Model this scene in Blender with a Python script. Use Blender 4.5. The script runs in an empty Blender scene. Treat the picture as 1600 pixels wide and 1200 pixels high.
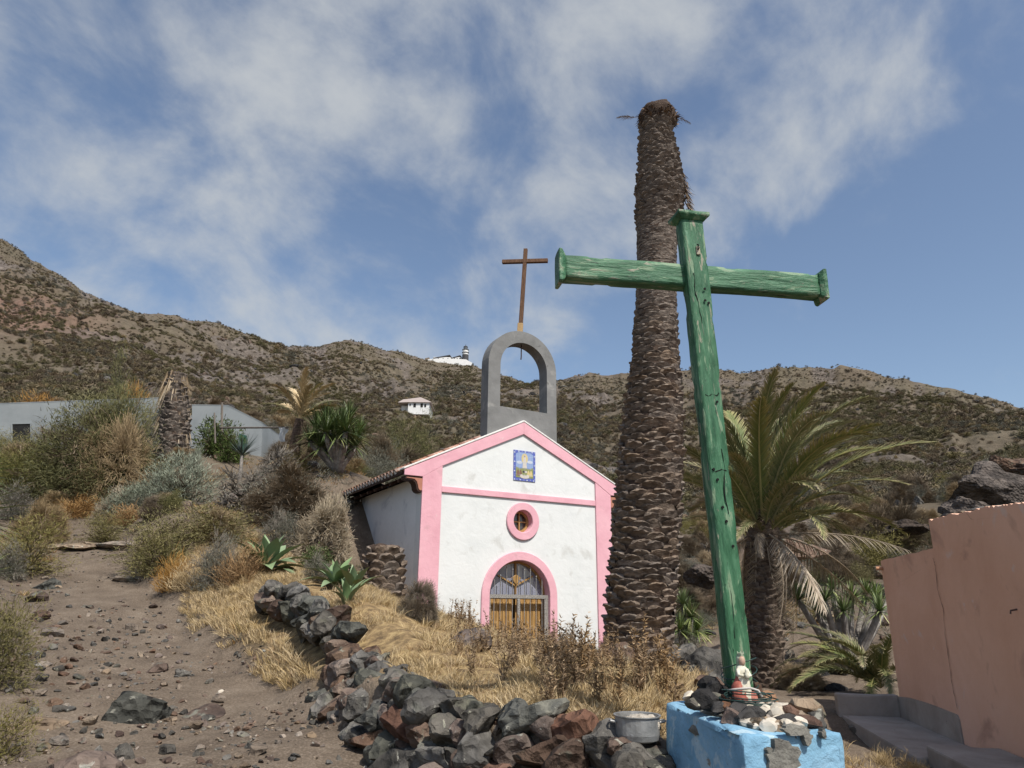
import bpy, bmesh, math, random
import numpy as np
from mathutils import Vector, Matrix, Euler

# ---------------------------------------------------------------- camera, world, sun, exposure
SC = bpy.context.scene
COL = SC.collection
F = 1109.0; PITCH = math.radians(17.28); ROLL = math.radians(0.6); ZC = 1.6
cam_d = bpy.data.cameras.new('camera'); cam = bpy.data.objects.new('camera', cam_d); COL.objects.link(cam)
cam_d.sensor_fit = 'HORIZONTAL'; cam_d.sensor_width = 36.0; cam_d.lens = F / 1600 * 36
cam_d.clip_start = 0.05; cam_d.clip_end = 5000
_cp, _sp, _c, _s = math.cos(PITCH), math.sin(PITCH), math.cos(ROLL), math.sin(ROLL)
_R0, _U0, _F0 = Vector((1, 0, 0)), Vector((0, -_sp, _cp)), Vector((0, _cp, _sp))
_R, _U = _R0 * _c + _U0 * _s, -_R0 * _s + _U0 * _c
cam.matrix_world = Matrix(((_R.x, _U.x, -_F0.x, 0), (_R.y, _U.y, -_F0.y, 0), (_R.z, _U.z, -_F0.z, ZC), (0, 0, 0, 1)))
SC.camera = cam
SC.view_settings.view_transform = 'Standard'; SC.view_settings.look = 'None'
SC.view_settings.exposure = 0.35; SC.view_settings.gamma = 1.0; SC.view_settings.use_curve_mapping = False

SUN_EL, SUN_AZ = math.radians(54), math.radians(31.5)       # azimuth: to the right of straight behind the camera
sun_vec = Vector((math.sin(SUN_AZ) * math.cos(SUN_EL), -math.cos(SUN_AZ) * math.cos(SUN_EL), math.sin(SUN_EL)))
sd = bpy.data.lights.new('sun', 'SUN'); sd.energy = 4.0; sd.angle = math.radians(0.53); sd.color = (1, .955, .88)
sun = bpy.data.objects.new('sun', sd); COL.objects.link(sun)
sun.rotation_euler = sun_vec.to_track_quat('Z', 'Y').to_euler(); sun.location = (20, -30, 60)

def ray(px, py):
    u = (px - 800) / F; v = (600 - py) / F
    u, v = u * _c - v * _s, u * _s + v * _c
    return Vector((u, _cp - v * _sp, _sp + v * _cp))
def at(px, py, Y):                      # point seen in direction (px, py) at forward distance Y
    d = ray(px, py); return Vector((0, 0, ZC)) + d * (Y / d.y)

W = bpy.data.worlds.new('World'); SC.world = W; W.use_nodes = True
nt = W.node_tree; nt.nodes.clear()
def wn(t, **k):
    n = nt.nodes.new(t)
    for a, b in k.items(): setattr(n, a, b)
    return n
L = nt.links.new
sky = wn('ShaderNodeTexSky', sky_type='NISHITA'); sky.sun_disc = False; sky.sun_elevation = SUN_EL
sky.sun_rotation = math.pi - SUN_AZ; sky.altitude = 50; sky.air_density = 1.0; sky.dust_density = 1.5; sky.ozone_density = 2.2
tc = wn('ShaderNodeTexCoord'); nrm = wn('ShaderNodeVectorMath', operation='NORMALIZE'); L(tc.outputs['Generated'], nrm.inputs[0])
sep = wn('ShaderNodeSeparateXYZ'); L(nrm.outputs[0], sep.inputs[0])
zz = wn('ShaderNodeMath', operation='ADD'); L(sep.outputs[2], zz.inputs[0]); zz.inputs[1].default_value = .70
zm = wn('ShaderNodeMath', operation='MAXIMUM'); L(zz.outputs[0], zm.inputs[0]); zm.inputs[1].default_value = .08
inv = wn('ShaderNodeMath', operation='DIVIDE'); inv.inputs[0].default_value = 1; L(zm.outputs[0], inv.inputs[1])
pl = wn('ShaderNodeVectorMath', operation='SCALE'); L(nrm.outputs[0], pl.inputs[0]); L(inv.outputs[0], pl.inputs['Scale'])
mp = wn('ShaderNodeMapping'); L(pl.outputs[0], mp.inputs[0]); mp.inputs['Rotation'].default_value = (0, 0, math.radians(-48))
mp0 = mp; mp = wn('ShaderNodeMapping'); L(mp0.outputs[0], mp.inputs[0]); mp.inputs['Scale'].default_value = (1.0, 1.15, 0)
def noise(scale, det, rough, dist, src=mp.outputs[0]):
    n = wn('ShaderNodeTexNoise'); n.inputs['Scale'].default_value = scale; n.inputs['Detail'].default_value = det
    n.inputs['Roughness'].default_value = rough; n.inputs['Distortion'].default_value = dist; L(src, n.inputs['Vector']); return n.outputs[0]
def mth(op, a, b=None, clamp=False):
    n = wn('ShaderNodeMath', operation=op, use_clamp=clamp)
    for i, x in enumerate((a, b)):
        if x is None: continue
        if isinstance(x, (int, float)): n.inputs[i].default_value = x
        else: L(x, n.inputs[i])
    return n.outputs[0]
n1 = noise(5.2, 9, .57, .25); n2 = noise(14, 7, .62, .3)
# cloud banks: where in the sky each bank of cloud lies (direction, spread, weight)
banks = [(60, 150, .30, .30), (180, 290, .34, .36), (20, 400, .30, .30), (330, 430, .20, .26), (560, 150, .20, .22), (660, 270, .22, .28), (480, 330, .18, .16),
         (840, 110, .22, .24), (1240, 30, .20, .36), (1100, 120, .14, .10), (1170, 260, .10, .10), (850, 330, .14, .14), (720, 460, .12, .12), (520, 470, .10, .12),
         (-300, 100, .5, .3), (400, -350, .6, .3), (1100, -300, .4, .2)]
tot = None
for bx, by, sg, wt in banks:
    d = ray(bx, by).normalized()
    ds = wn('ShaderNodeVectorMath', operation='DISTANCE'); L(nrm.outputs[0], ds.inputs[0]); ds.inputs[1].default_value = d
    q = mth('DIVIDE', ds.outputs['Value'], sg); q = mth('MULTIPLY', q, q); q = mth('MULTIPLY', q, -1.0); q = mth('EXPONENT', q); q = mth('MULTIPLY', q, wt)
    tot = q if tot is None else mth('ADD', tot, q)
tot = mth('MINIMUM', tot, .40)
dens = mth('ADD', mth('MULTIPLY', n1, 1.25), mth('MULTIPLY', n2, .24)); dens = mth('ADD', dens, tot)
mr = wn('ShaderNodeMapRange'); mr.interpolation_type = 'SMOOTHSTEP'; L(dens, mr.inputs[0]); mr.inputs[1].default_value = .94; mr.inputs[2].default_value = 1.42
mr.inputs[3].default_value = 0.0; mr.inputs[4].default_value = .86
SKYV = 1.0
tint = wn('ShaderNodeMix', data_type='RGBA', blend_type='MULTIPLY'); tint.inputs['Factor'].default_value = 1
L(sky.outputs[0], tint.inputs[6]); tint.inputs[7].default_value = (1.0 * SKYV, .95 * SKYV, .90 * SKYV, 1)
mix = wn('ShaderNodeMix', data_type='RGBA'); L(mr.outputs[0], mix.inputs[0]); L(tint.outputs[2], mix.inputs[6]); mix.inputs[7].default_value = (3.6, 3.75, 3.85, 1)
bg = wn('ShaderNodeBackground'); bg.inputs[1].default_value = 0.125; L(mix.outputs[2], bg.inputs[0])
out = wn('ShaderNodeOutputWorld'); L(bg.outputs[0], out.inputs[0])

# ---------------------------------------------------------------- numeric noise
rng = np.random.default_rng(7); random.seed(7)
def vnoise(x, y, seed=0):
    xi = np.floor(x).astype(np.int64); yi = np.floor(y).astype(np.int64); fx = x - xi; fy = y - yi
    def h(a, b):
        n = (a * 374761393 + b * 668265263 + seed * 1442695041) & 0x7fffffff
        n = ((n ^ (n >> 13)) * 1274126177) & 0x7fffffff
        return ((n ^ (n >> 16)) & 0xffff) / 32767.5 - 1
    u = fx * fx * fx * (fx * (fx * 6 - 15) + 10); v = fy * fy * fy * (fy * (fy * 6 - 15) + 10)
    return (h(xi, yi) * (1 - u) + h(xi + 1, yi) * u) * (1 - v) + (h(xi, yi + 1) * (1 - u) + h(xi + 1, yi + 1) * u) * v
def fbm(x, y, oct=4, seed=0, ridged=False):
    t = 0; a = 1; s = 0
    for i in range(oct):
        n = vnoise(x * 2 ** i + 17.3 * i, y * 2 ** i - 9.1 * i, seed + i)
        t = t + a * ((1 - 2 * np.abs(n)) if ridged else n); s += a; a *= .5
    return t / s
def sstep(a, b, x):
    t = np.clip((x - a) / (b - a), 0, 1); return t * t * (3 - 2 * t)

# ---------------------------------------------------------------- object helpers
def link(o, parent=None):
    COL.objects.link(o)
    if parent: o.parent = parent
    return o
def tag(o, label=None, cat=None, group=None, kind=None):
    if label: o['label'] = label
    if cat: o['category'] = cat
    if group: o['group'] = group
    if kind: o['kind'] = kind
    return o
def thing(name, label, cat, loc=(0, 0, 0), rz=0, group=None):
    o = link(bpy.data.objects.new(name, None)); o.location = loc; o.rotation_euler = (0, 0, rz); o.empty_display_size = .1
    return tag(o, label, cat, group)
def obj(name, me, parent=None, loc=None, rot=None, scale=None):
    o = link(bpy.data.objects.new(name, me), parent)
    if loc is not None: o.location = loc
    if rot is not None: o.rotation_euler = rot
    if scale is not None: o.scale = (scale,) * 3 if isinstance(scale, (int, float)) else scale
    return o
def dup(o, loc=None, rz=None, scale=None, label=None, parent=None):
    r = o.copy(); link(r)
    r.parent = parent
    if loc is not None: r.location = loc
    if rz is not None: r.rotation_euler = rz if hasattr(rz, '__len__') else (0, 0, rz)
    if scale is not None: r.scale = (scale,) * 3 if isinstance(scale, (int, float)) else scale
    if label: r['label'] = label
    for ch in o.children: 
        c = ch.copy(); link(c, r)
        for g in ch.children: link(g.copy(), c)
    return r
def mesh_np(name, V, Fc, mat=None, smooth=False, attrs=None):
    V = np.asarray(V, np.float32); me = bpy.data.meshes.new(name)
    me.vertices.add(len(V)); me.vertices.foreach_set('co', V.ravel())
    if isinstance(Fc, np.ndarray):
        k = Fc.shape[1]; n = len(Fc); idx = Fc.astype(np.int32).ravel(); tot = np.full(n, k, np.int32)
    else:
        idx = np.array([i for f in Fc for i in f], np.int32); tot = np.array([len(f) for f in Fc], np.int32); n = len(Fc)
    st = np.concatenate(([0], np.cumsum(tot)[:-1])).astype(np.int32)
    me.loops.add(len(idx)); me.loops.foreach_set('vertex_index', idx)
    me.polygons.add(n); me.polygons.foreach_set('loop_start', st)
    if smooth: me.polygons.foreach_set('use_smooth', np.ones(n, bool))
    me.update(calc_edges=True); me.validate()
    for k, a in (attrs or {}).items():
        at_ = me.attributes.new(k, 'FLOAT', 'POINT'); at_.data.foreach_set('value', np.asarray(a, np.float32))
    if mat: me.materials.append(mat)
    return me
class MB:
    def __init__(s): s.v = []; s.f = []
    def add(s, V, Fc):
        b = len(s.v); s.v += [tuple(p) for p in V]; s.f += [tuple(i + b for i in f) for f in Fc]; return s
    def box(s, a, b, R=None, c=(0, 0, 0)):     # corners a, b; optional rotation about c
        V = [Vector((x, y, z)) for z in (a[2], b[2]) for y in (a[1], b[1]) for x in (a[0], b[0])]
        if R is not None: V = [R @ v + Vector(c) for v in V]
        return s.add(V, [(0, 2, 3, 1), (4, 5, 7, 6), (0, 1, 5, 4), (2, 6, 7, 3), (0, 4, 6, 2), (1, 3, 7, 5)])
    def beam(s, p, q, up, w, t, w2=None, t2=None):   # bar from p to q; w across 'side', t along 'up'
        p, q = Vector(p), Vector(q); ax = (q - p).normalized(); sd_ = ax.cross(Vector(up)).normalized(); u = sd_.cross(ax)
        V = []
        for P, ww, tt in ((p, w, t), (q, w2 or w, t2 or t)):
            V += [P + sd_ * (a * ww / 2) + u * (b * tt / 2) for a, b in ((-1, -1), (1, -1), (1, 1), (-1, 1))]
        return s.add(V, [(3, 2, 1, 0), (4, 5, 6, 7), (0, 1, 5, 4), (1, 2, 6, 5), (2, 3, 7, 6), (3, 0, 4, 7)])
    def tube(s, P, R, n=6, cap=True):
        P = [Vector(p) for p in P]; R = R if hasattr(R, '__len__') else [R] * len(P); V = []; ref = Vector((.3, .2, 1)).normalized()
        for i, p in enumerate(P):
            t = (P[min(i + 1, len(P) - 1)] - P[max(i - 1, 0)]).normalized(); a = t.cross(ref)
            if a.length < .05: a = t.cross(Vector((1, 0, 0)))
            a.normalize(); b = t.cross(a)
            V += [p + a * (R[i] * math.cos(2 * math.pi * k / n)) + b * (R[i] * math.sin(2 * math.pi * k / n)) for k in range(n)]
        Fc = [(i * n + k, i * n + (k + 1) % n, (i + 1) * n + (k + 1) % n, (i + 1) * n + k) for i in range(len(P) - 1) for k in range(n)]
        if cap: Fc += [tuple(range(n - 1, -1, -1)), tuple((len(P) - 1) * n + k for k in range(n))]
        return s.add(V, Fc)
    def prism(s, poly, y0, y1):            # polygon in local x,z pushed along y
        n = len(poly); V = [(x, y0, z) for x, z in poly] + [(x, y1, z) for x, z in poly]
        return s.add(V, [tuple(range(n)), tuple(range(2 * n - 1, n - 1, -1))] + [(i, i + n, (i + 1) % n + n, (i + 1) % n) for i in range(n)])
    def ring(s, O, I, y0, y1, closed=True):   # band between outline O and inner outline I (x,z), pushed along y
        n = len(O); V = [(x, y, z) for y in (y0, y1) for P in (O, I) for x, z in P]; Fc = []
        for i in range(n if closed else n - 1):
            j = (i + 1) % n
            Fc += [(i, j, n + j, n + i), (2 * n + i, 3 * n + i, 3 * n + j, 2 * n + j), (i, 2 * n + i, 2 * n + j, j), (n + i, n + j, 3 * n + j, 3 * n + i)]
        if not closed:
            for i in (0, n - 1): Fc.append((i, n + i, 3 * n + i, 2 * n + i))
        return s.add(V, Fc)
    def lathe(s, prof, n=16, c=(0, 0, 0), sx=1, sy=1):
        V = [(c[0] + r * sx * math.cos(2 * math.pi * k / n), c[1] + r * sy * math.sin(2 * math.pi * k / n), c[2] + z) for r, z in prof for k in range(n)]
        m = len(prof); Fc = [(i * n + k, i * n + (k + 1) % n, (i + 1) * n + (k + 1) % n, (i + 1) * n + k) for i in range(m - 1) for k in range(n)]
        Fc += [tuple(range(n - 1, -1, -1)), tuple((m - 1) * n + k for k in range(n))]
        return s.add(V, Fc)
    def mesh(s, name, mat, smooth=False, bevel=0, seg=1, fix=True):
        me = bpy.data.meshes.new(name); me.from_pydata(s.v, [], s.f); 
        bm = bmesh.new(); bm.from_mesh(me)
        if fix: bmesh.ops.recalc_face_normals(bm, faces=bm.faces)
        if bevel: bmesh.ops.bevel(bm, geom=[e for e in bm.edges if e.is_manifold and e.calc_face_angle(0) > .5], offset=bevel, segments=seg, affect='EDGES', profile=.6)
        bm.to_mesh(me); bm.free()
        if smooth:
            for p in me.polygons: p.use_smooth = True
        me.materials.append(mat); return me
    def build(s, name, mat, parent=None, **k):
        return obj(name, s.mesh(name, mat, **k), parent)
def rough_up(me, cuts, amp, scale=3.0, seed=0):
    """subdivide a mesh and roughen it along its normals"""
    bm = bmesh.new(); bm.from_mesh(me)
    if cuts: bmesh.ops.subdivide_edges(bm, edges=bm.edges, cuts=cuts, use_grid_fill=True)
    bm.normal_update()
    from mathutils import noise as mn
    for v in bm.verts:
        v.co += v.normal * amp * mn.fractal(v.co * scale + Vector((seed * 7.1, 3, 1)), 1.0, 2.0, 4)
    bm.to_mesh(me); bm.free(); return me

# ---------------------------------------------------------------- materials
def M(name, cols, scale=5, detail=8, rough=.9, bump=.4, bscale=None, bdist=.02, world=False, stretch=None, vary=0, spots=None, attr=None, spec=.25, metal=0, dist=.3, nrough=.6, sub=None, lo=.3, hi=.7, vor=None):
    m = bpy.data.materials.new(name); m.use_nodes = True; t = m.node_tree; N = t.nodes; K = t.links.new; N.clear()
    o = N.new('ShaderNodeOutputMaterial'); p = N.new('ShaderNodeBsdfPrincipled'); K(p.outputs[0], o.inputs[0])
    p.inputs['Roughness'].default_value = rough; p.inputs['Specular IOR Level'].default_value = spec; p.inputs['Metallic'].default_value = metal
    if world: src = N.new('ShaderNodeNewGeometry').outputs['Position']
    else: src = N.new('ShaderNodeTexCoord').outputs['Object']
    if stretch:
        q = N.new('ShaderNodeMapping'); K(src, q.inputs[0]); q.inputs['Scale'].default_value = stretch; src = q.outputs[0]
    def nz(sc, de=detail, di=dist, ro=nrough):
        n = N.new('ShaderNodeTexNoise'); n.inputs['Scale'].default_value = sc; n.inputs['Detail'].default_value = de; n.inputs['Distortion'].default_value = di
        n.inputs['Roughness'].default_value = ro; K(src, n.inputs['Vector']); return n.outputs[0]
    def ramp(v, cs, a=lo, b=hi):
        r = N.new('ShaderNodeValToRGB'); e = r.color_ramp.elements; n = len(cs)
        while len(e) < n: e.new(.5)
        for i, c in enumerate(cs): e[i].position = a + (b - a) * i / max(n - 1, 1); e[i].color = (*c, 1)
        K(v, r.inputs[0]); return r.outputs[0]
    if attr:
        a = N.new('ShaderNodeAttribute'); a.attribute_name = attr; v0 = a.outputs['Fac']
        c = ramp(v0, cols, 0, 1)
    else: c = ramp(nz(scale), cols)
    def mixc(f, a, b, mode='MIX'):
        x = N.new('ShaderNodeMix'); x.data_type = 'RGBA'; x.blend_type = mode
        if isinstance(f, (int, float)): x.inputs[0].default_value = f
        else: K(f, x.inputs[0])
        K(a, x.inputs[6]) if not isinstance(a, tuple) else setattr(x.inputs[6], 'default_value', (*a, 1))
        K(b, x.inputs[7]) if not isinstance(b, tuple) else setattr(x.inputs[7], 'default_value', (*b, 1))
        return x.outputs[2]
    for sp in (spots or []):              # (colour, scale, threshold, softness)
        mrn = N.new('ShaderNodeMapRange'); K(nz(sp[1], 6, .5), mrn.inputs[0]); mrn.inputs[1].default_value = sp[2]; mrn.inputs[2].default_value = sp[2] + sp[3]
        c = mixc(mrn.outputs[0], c, sp[0])
    if vary:
        oi = N.new('ShaderNodeObjectInfo'); mm = N.new('ShaderNodeMapRange'); K(oi.outputs['Random'], mm.inputs[0]); mm.inputs[3].default_value = 1 - vary; mm.inputs[4].default_value = 1 + vary
        hs = N.new('ShaderNodeHueSaturation'); K(mm.outputs[0], hs.inputs['Value']); K(c, hs.inputs['Color'])
        m2 = N.new('ShaderNodeMath'); m2.operation = 'MULTIPLY_ADD'; K(oi.outputs['Random'], m2.inputs[0]); m2.inputs[1].default_value = 7.31; m2.inputs[2].default_value = 0
        m3 = N.new('ShaderNodeMath'); m3.operation = 'FRACT'; K(m2.outputs[0], m3.inputs[0]); m4 = N.new('ShaderNodeMapRange'); K(m3.outputs[0], m4.inputs[0]); m4.inputs[3].default_value = 1 - vary; m4.inputs[4].default_value = 1 + vary
        K(m4.outputs[0], hs.inputs['Saturation']); c = hs.outputs[0]
    K(c, p.inputs['Base Color'])
    if bump:
        b = N.new('ShaderNodeBump'); b.inputs['Strength'].default_value = bump; b.inputs['Distance'].default_value = bdist
        h = nz(bscale or scale * 3, 8)
        if vor:
            vn = N.new('ShaderNodeTexVoronoi'); vn.inputs['Scale'].default_value = vor; K(src, vn.inputs['Vector']); ad = N.new('ShaderNodeMath'); ad.operation = 'ADD'; K(h, ad.inputs[0]); K(vn.outputs[0], ad.inputs[1]); h = ad.outputs[0]
        K(h, b.inputs['Height']); K(b.outputs[0], p.inputs['Normal'])
    return m

# ---------------------------------------------------------------- terrain heights
class TPS:
    def __init__(s, P):
        P = np.array(P, float); s.P = P[:, :2]; n = len(P)
        K_ = s.k(P[:, None, :2] - P[None, :, :2]) + np.eye(n) * .12; Q = np.c_[np.ones(n), s.P]
        A = np.block([[K_, Q], [Q.T, np.zeros((3, 3))]]); s.w = np.linalg.solve(A, np.r_[P[:, 2], 0, 0, 0])
    @staticmethod
    def k(d): r2 = (d ** 2).sum(-1) + 1e-9; return .5 * r2 * np.log(r2)
    def __call__(s, x, y):
        sh = np.shape(x); x = np.ravel(x); y = np.ravel(y); o = s.w[-3] + s.w[-2] * x + s.w[-1] * y
        for i, (a, b) in enumerate(s.P): r2 = (x - a) ** 2 + (y - b) ** 2 + 1e-9; o = o + s.w[i] * .5 * r2 * np.log(r2)
        return o.reshape(sh)
def A(l): return [tuple(at(*q)) for q in l]
far_px = [(-200, 690, 24), (60, 775, 22), (170, 765, 21), (270, 708, 24), (-150, 730, 20), (525, 735, 20), (470, 840, 15.5), (350, 780, 20), (400, 730, 24), (560, 880, 17)]
def row(r, ys):                            # a ring of ground seen at these heights in the picture, at horizontal distance r
    o = []
    for px, py in ys:
        d = ray(px, py); h = math.hypot(d.x, d.y); o.append((d.x / h * r, d.y / h * r, ZC + d.z / h * r))
    return o
PXS = (-500, -100, 200, 400, 600, 800, 1000, 1200, 1400, 1600, 1800, 2100)
def R_(r, ys): return row(r, list(zip(PXS, ys)))
r35 = R_(33, (690, 700, 703, 712, 765, 800, 862, 868, 840, 815, 800, 800))
r45 = R_(45, (650, 668, 672, 690, 735, 770, 835, 830, 800, 775, 765, 770))
right_px = [(1200, 1078, 12), (1300, 1092, 10), (1335, 1172, 7.9), (1400, 1188, 7.1), (1470, 1205, 6.4), (1620, 1240, 5.4), (1560, 1130, 8.2), (1250, 1020, 15), (1100, 990, 17), (1330, 960, 17), (1250, 930, 21), (1450, 930, 19), (1600, 900, 20), (1000, 960, 22), (1100, 930, 24)]
path_px = [(200, 1200, 5.2), (500, 1160, 5.6), (300, 1150, 6.2), (420, 1060, 8), (300, 980, 10.5), (220, 900, 13), (150, 850, 15.5), (110, 820, 18), (50, 950, 10), (20, 1150, 5.6), (-150, 1100, 6), (-200, 950, 10), (-100, 830, 15)]
low_front = [(-3, 0, 0), (0, 0, 0), (3, 0, .1), (0, 3, .12), (-2.5, 3, .25), (1.5, 3.5, .3), (.1, 4.1, .22), (-.8, 4.7, .38), (3, 4, .36), (5, 3, .3), (2.8, 5.6, .32), (-5, -8, -.6), (6, -8, -.5), (-8, 3, .8), (9, 4, .6), (12, 9, .9)]
chapel_px = [(815, 1016, 16.3), (940, 1030, 17.5), (880, 1036, 12), (820, 1026, 13), (995, 1028, 9.5), (660, 964, 15.4), (560, 905, 16), (620, 940, 12), (850, 1046, 8.8)]
ZP = TPS(A(chapel_px) + A(path_px) + low_front + A(far_px) + r35 + r45 + A(right_px))
terr_px = [(1000, 1130, 4.8), (880, 1110, 5.0), (760, 1080, 5.6), (650, 1040, 6.2), (700, 1010, 8), (560, 985, 7.6), (500, 950, 8.6), (440, 915, 10), (330, 895, 12), (620, 940, 12),
           (700, 992, 11), (850, 1044, 8.5), (820, 1024, 13), (760, 1012, 12.5), (880, 1034, 12), (660, 962, 15.4), (815, 1016, 16.3), (940, 1030, 17.5), (995, 1028, 9.5), (560, 905, 16), (400, 1010, 8.6), (450, 1050, 7.5), (1120, 1062, 7.2), (1090, 1100, 5.5)]
ZT = TPS(A(terr_px) + A(far_px) + r35 + r45 + A(right_px) + [(1.6, 3.5, .5), (2.6, 5.5, .35), (0, 3.4, .6)])
# line between the path and the terrace: bank edge, then foot of the dry stone wall
edge = [(-16, 30)] + [tuple(at(*q))[:2] for q in ((190, 850, 16), (222, 885, 13.5), (262, 940, 11.5), (310, 995, 9.8), (390, 1060, 8.1), (470, 1105, 7.0), (525, 1140, 6.2))] + [(-.93, 5.68), (-.55, 5.10), (-.1, 4.72), (.44, 4.47), (1.0, 4.2), (1.6, 3.9), (2.3, 3.6), (9, 1.5)]
left_edge = [tuple(at(*q))[:2] for q in ((-60, 1230, 4.6), (10, 1130, 5.9), (20, 1050, 7.4), (30, 980, 9.2), (70, 900, 12.5), (95, 860, 15), (98, 835, 17), (105, 812, 20))]
def sdist(x, y, P):                         # signed distance to a polyline, positive on its right (towards +x)
    best = np.full(np.shape(x), 1e9); sg = np.zeros(np.shape(x))
    for (ax, ay), (bx, by) in zip(P[:-1], P[1:]):
        dx, dy = bx - ax, by - ay; t = np.clip(((x - ax) * dx + (y - ay) * dy) / (dx * dx + dy * dy), 0, 1)
        px, py = ax + t * dx, ay + t * dy; d = np.hypot(x - px, y - py); cr = (x - ax) * dy - (y - ay) * dx
        m = d < best; sg = np.where(m, np.sign(cr), sg); best = np.where(m, d, best)
    return best * sg
# edge runs from far left towards the near right: the terrace is on its left-hand side (farther)
ROWS = [r45,
        R_(62, (610, 640, 640, 690, 705, 735, 790, 792, 765, 748, 740, 745)),
        R_(110, (560, 590, 600, 662, 672, 688, 712, 725, 705, 700, 700, 720)),
        R_(160, (470, 550, 572, 645, 641, 655, 660, 668, 665, 672, 680, 710)),
        R_(200, (420, 500, 545, 600, 622, 632, 628, 626, 628, 660, 672, 705)),
        R_(260, (360, 450, 518, 562, 604, 614, 612, 600, 606, 648, 668, 700)),
        R_(340, (290, 395, 495, 538, 588, 603, 604, 600, 610, 650, 668, 700))]
SKY = [(-500, 270), (-120, 330), (0, 376), (60, 411), (120, 448), (170, 471), (215, 488), (300, 500), (345, 505), (400, 529), (450, 540), (500, 539), (530, 531), (545, 529), (565, 534), (580, 542), (620, 552), (680, 561), (735, 569), (760, 584), (800, 592), (830, 607),
       (870, 602), (920, 590), (975, 585), (1060, 579), (1120, 575), (1200, 570), (1260, 562), (1310, 565), (1370, 575), (1440, 592), (1520, 614), (1600, 640), (1750, 675), (2100, 700)]
RID = [(-500, 420), (0, 420), (300, 460), (545, 430), (700, 470), (830, 460), (860, 330), (900, 300), (1000, 290), (1260, 280), (1600, 270), (2100, 270)]
def hill(az, r):
    rid = np.interp(az, AZR, RIDr); zs = []
    for R0 in ROWS:
        a = np.array([math.atan2(p[0], p[1]) for p in R0]); rr = math.hypot(R0[0][0], R0[0][1]); te = np.array([(p[2] - ZC) / rr for p in R0]); zs.append((rr, np.interp(az, a, te)))
    ts = np.interp(az, AZS, TES)
    rs = [z[0] for z in zs]
    te = np.full(np.shape(az), 0.); lr = np.log(r)
    # piecewise along r, the last knot being the ridge itself
    te = zs[0][1] + 0 * r
    for (ra, ta), (rb, tb) in zip(zs[:-1], zs[1:]):
        rb_ = np.minimum(rb, rid); tb_ = np.where(rb >= rid, ts, np.minimum(tb, ts - .012 * (1 - rb / rid) * 2))
        ta_ = np.minimum(ta, ts - .012 * np.clip(1 - ra / rid, 0, 1) * 2)
        f = np.clip((lr - math.log(ra)) / np.maximum(np.log(rb_) - math.log(ra), 1e-3), 0, 1)
        te = np.where((r >= ra) & (ra < rid), ta_ + (tb_ - ta_) * f, te)
    ra, ta = zs[-1]
    f = np.clip((lr - math.log(ra)) / np.maximum(np.log(np.maximum(rid, ra + 1)) - math.log(ra), 1e-3), 0, 1); ta = np.minimum(ta, ts - .02)
    te = np.where((r >= ra) & (rid > ra), ta + (ts - ta) * f, te)
    over = np.clip((r - rid) / rid, 0, 3); te = np.where(r > rid, ts - over * .55, te)
    return ZC + r * te
def azpx(px, py): d = ray(px, py); return math.atan2(d.x, d.y), d.z / math.hypot(d.x, d.y)
AZS = np.array([azpx(*q)[0] for q in SKY]); TES = np.array([azpx(*q)[1] for q in SKY])
_sk = lambda px: np.interp(px, [q[0] for q in SKY], [q[1] for q in SKY])
AZR = np.array([azpx(q[0], _sk(q[0]))[0] for q in RID]); RIDr = np.array([q[1] for q in RID], float)
def rock_mask(x, y, az, r):
    n = fbm(x / 38, y / 38, 4, 31) + .5 * fbm(x / 9, y / 9, 3, 37)
    return sstep(.18, .5, n)
def ground(x, y, detail=True):
    x = np.asarray(x, float); y = np.asarray(y, float); r = np.hypot(x, y) + 1e-6; az = np.arctan2(x, y)
    rc = np.minimum(r, 60); sc = rc / r
    de = -sdist(x, y, edge); nw = sstep(5.9, 6.8, y); m = sstep(-.07 - .09 * nw, .07 + .15 * nw, de + .22 * nw * fbm(x * 1.3, y * 1.3, 4, 5))
    zp = ZP(x * sc, y * sc); zt = np.maximum(ZT(x * sc, y * sc), zp - .02)
    zt = np.where(y > 6.3, zp + np.minimum(zt - zp, .17 + np.clip(de, 0, 50) * .35), zt)
    z = zp + (zt - zp) * m
    z = z + .30 * sstep(.05, .9, sdist(x, y, left_edge) * -1 + .3 * fbm(x, y, 3, 8)) * (1 - sstep(14, 20, r)) * (y > 2)
    far = sstep(34, 44, r); front = np.cos(az) > .3
    if detail:
        z = z + .035 * fbm(x * .9, y * .9, 3, 3) + .018 * fbm(x * 4, y * 4, 4, 9) + .02 * np.clip(fbm(x * 7, y * 7, 2, 12) - .15, 0, 1)
    hz = hill(az, np.maximum(r, 45.0))
    if detail:
        rk = rock_mask(x, y, az, r); k = sstep(38, 120, r)
        amp = np.clip(r * .013, .3, 4.2) * (1 - .55 * sstep(.75, 1.0, r / np.interp(az, AZR, RIDr)))
        hz = hz + amp * (fbm(x / 48, y / 48, 4, 51, True) * 1.7 - .45) * k + amp * .30 * fbm(x / 7, y / 7, 4, 61, True) * (.4 + .9 * rk) + .25 * fbm(x / 2.4, y / 2.4, 3, 71)
        gul = fbm(az * 26 + .5 * vnoise(az * 9, np.log(r) * 3, 77), np.log(r) * 2.4, 3, 73, True); hz = hz + amp * .75 * (gul - .35) * k
        cliff = rk * amp * .35 * np.abs(fbm(x / 5, y / 5, 3, 81)); hz = hz + cliff
    back = sstep(60, 200, r)
    z = np.where(front, z * (1 - far) + hz * far, z * (1 - back) + (-.8) * back)
    return z
def gz(x, y): return float(ground(np.array([x]), np.array([y]))[0])
_ys = np.concatenate([np.arange(2.5, 14, .04), np.arange(14, 45, .12)])
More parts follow.
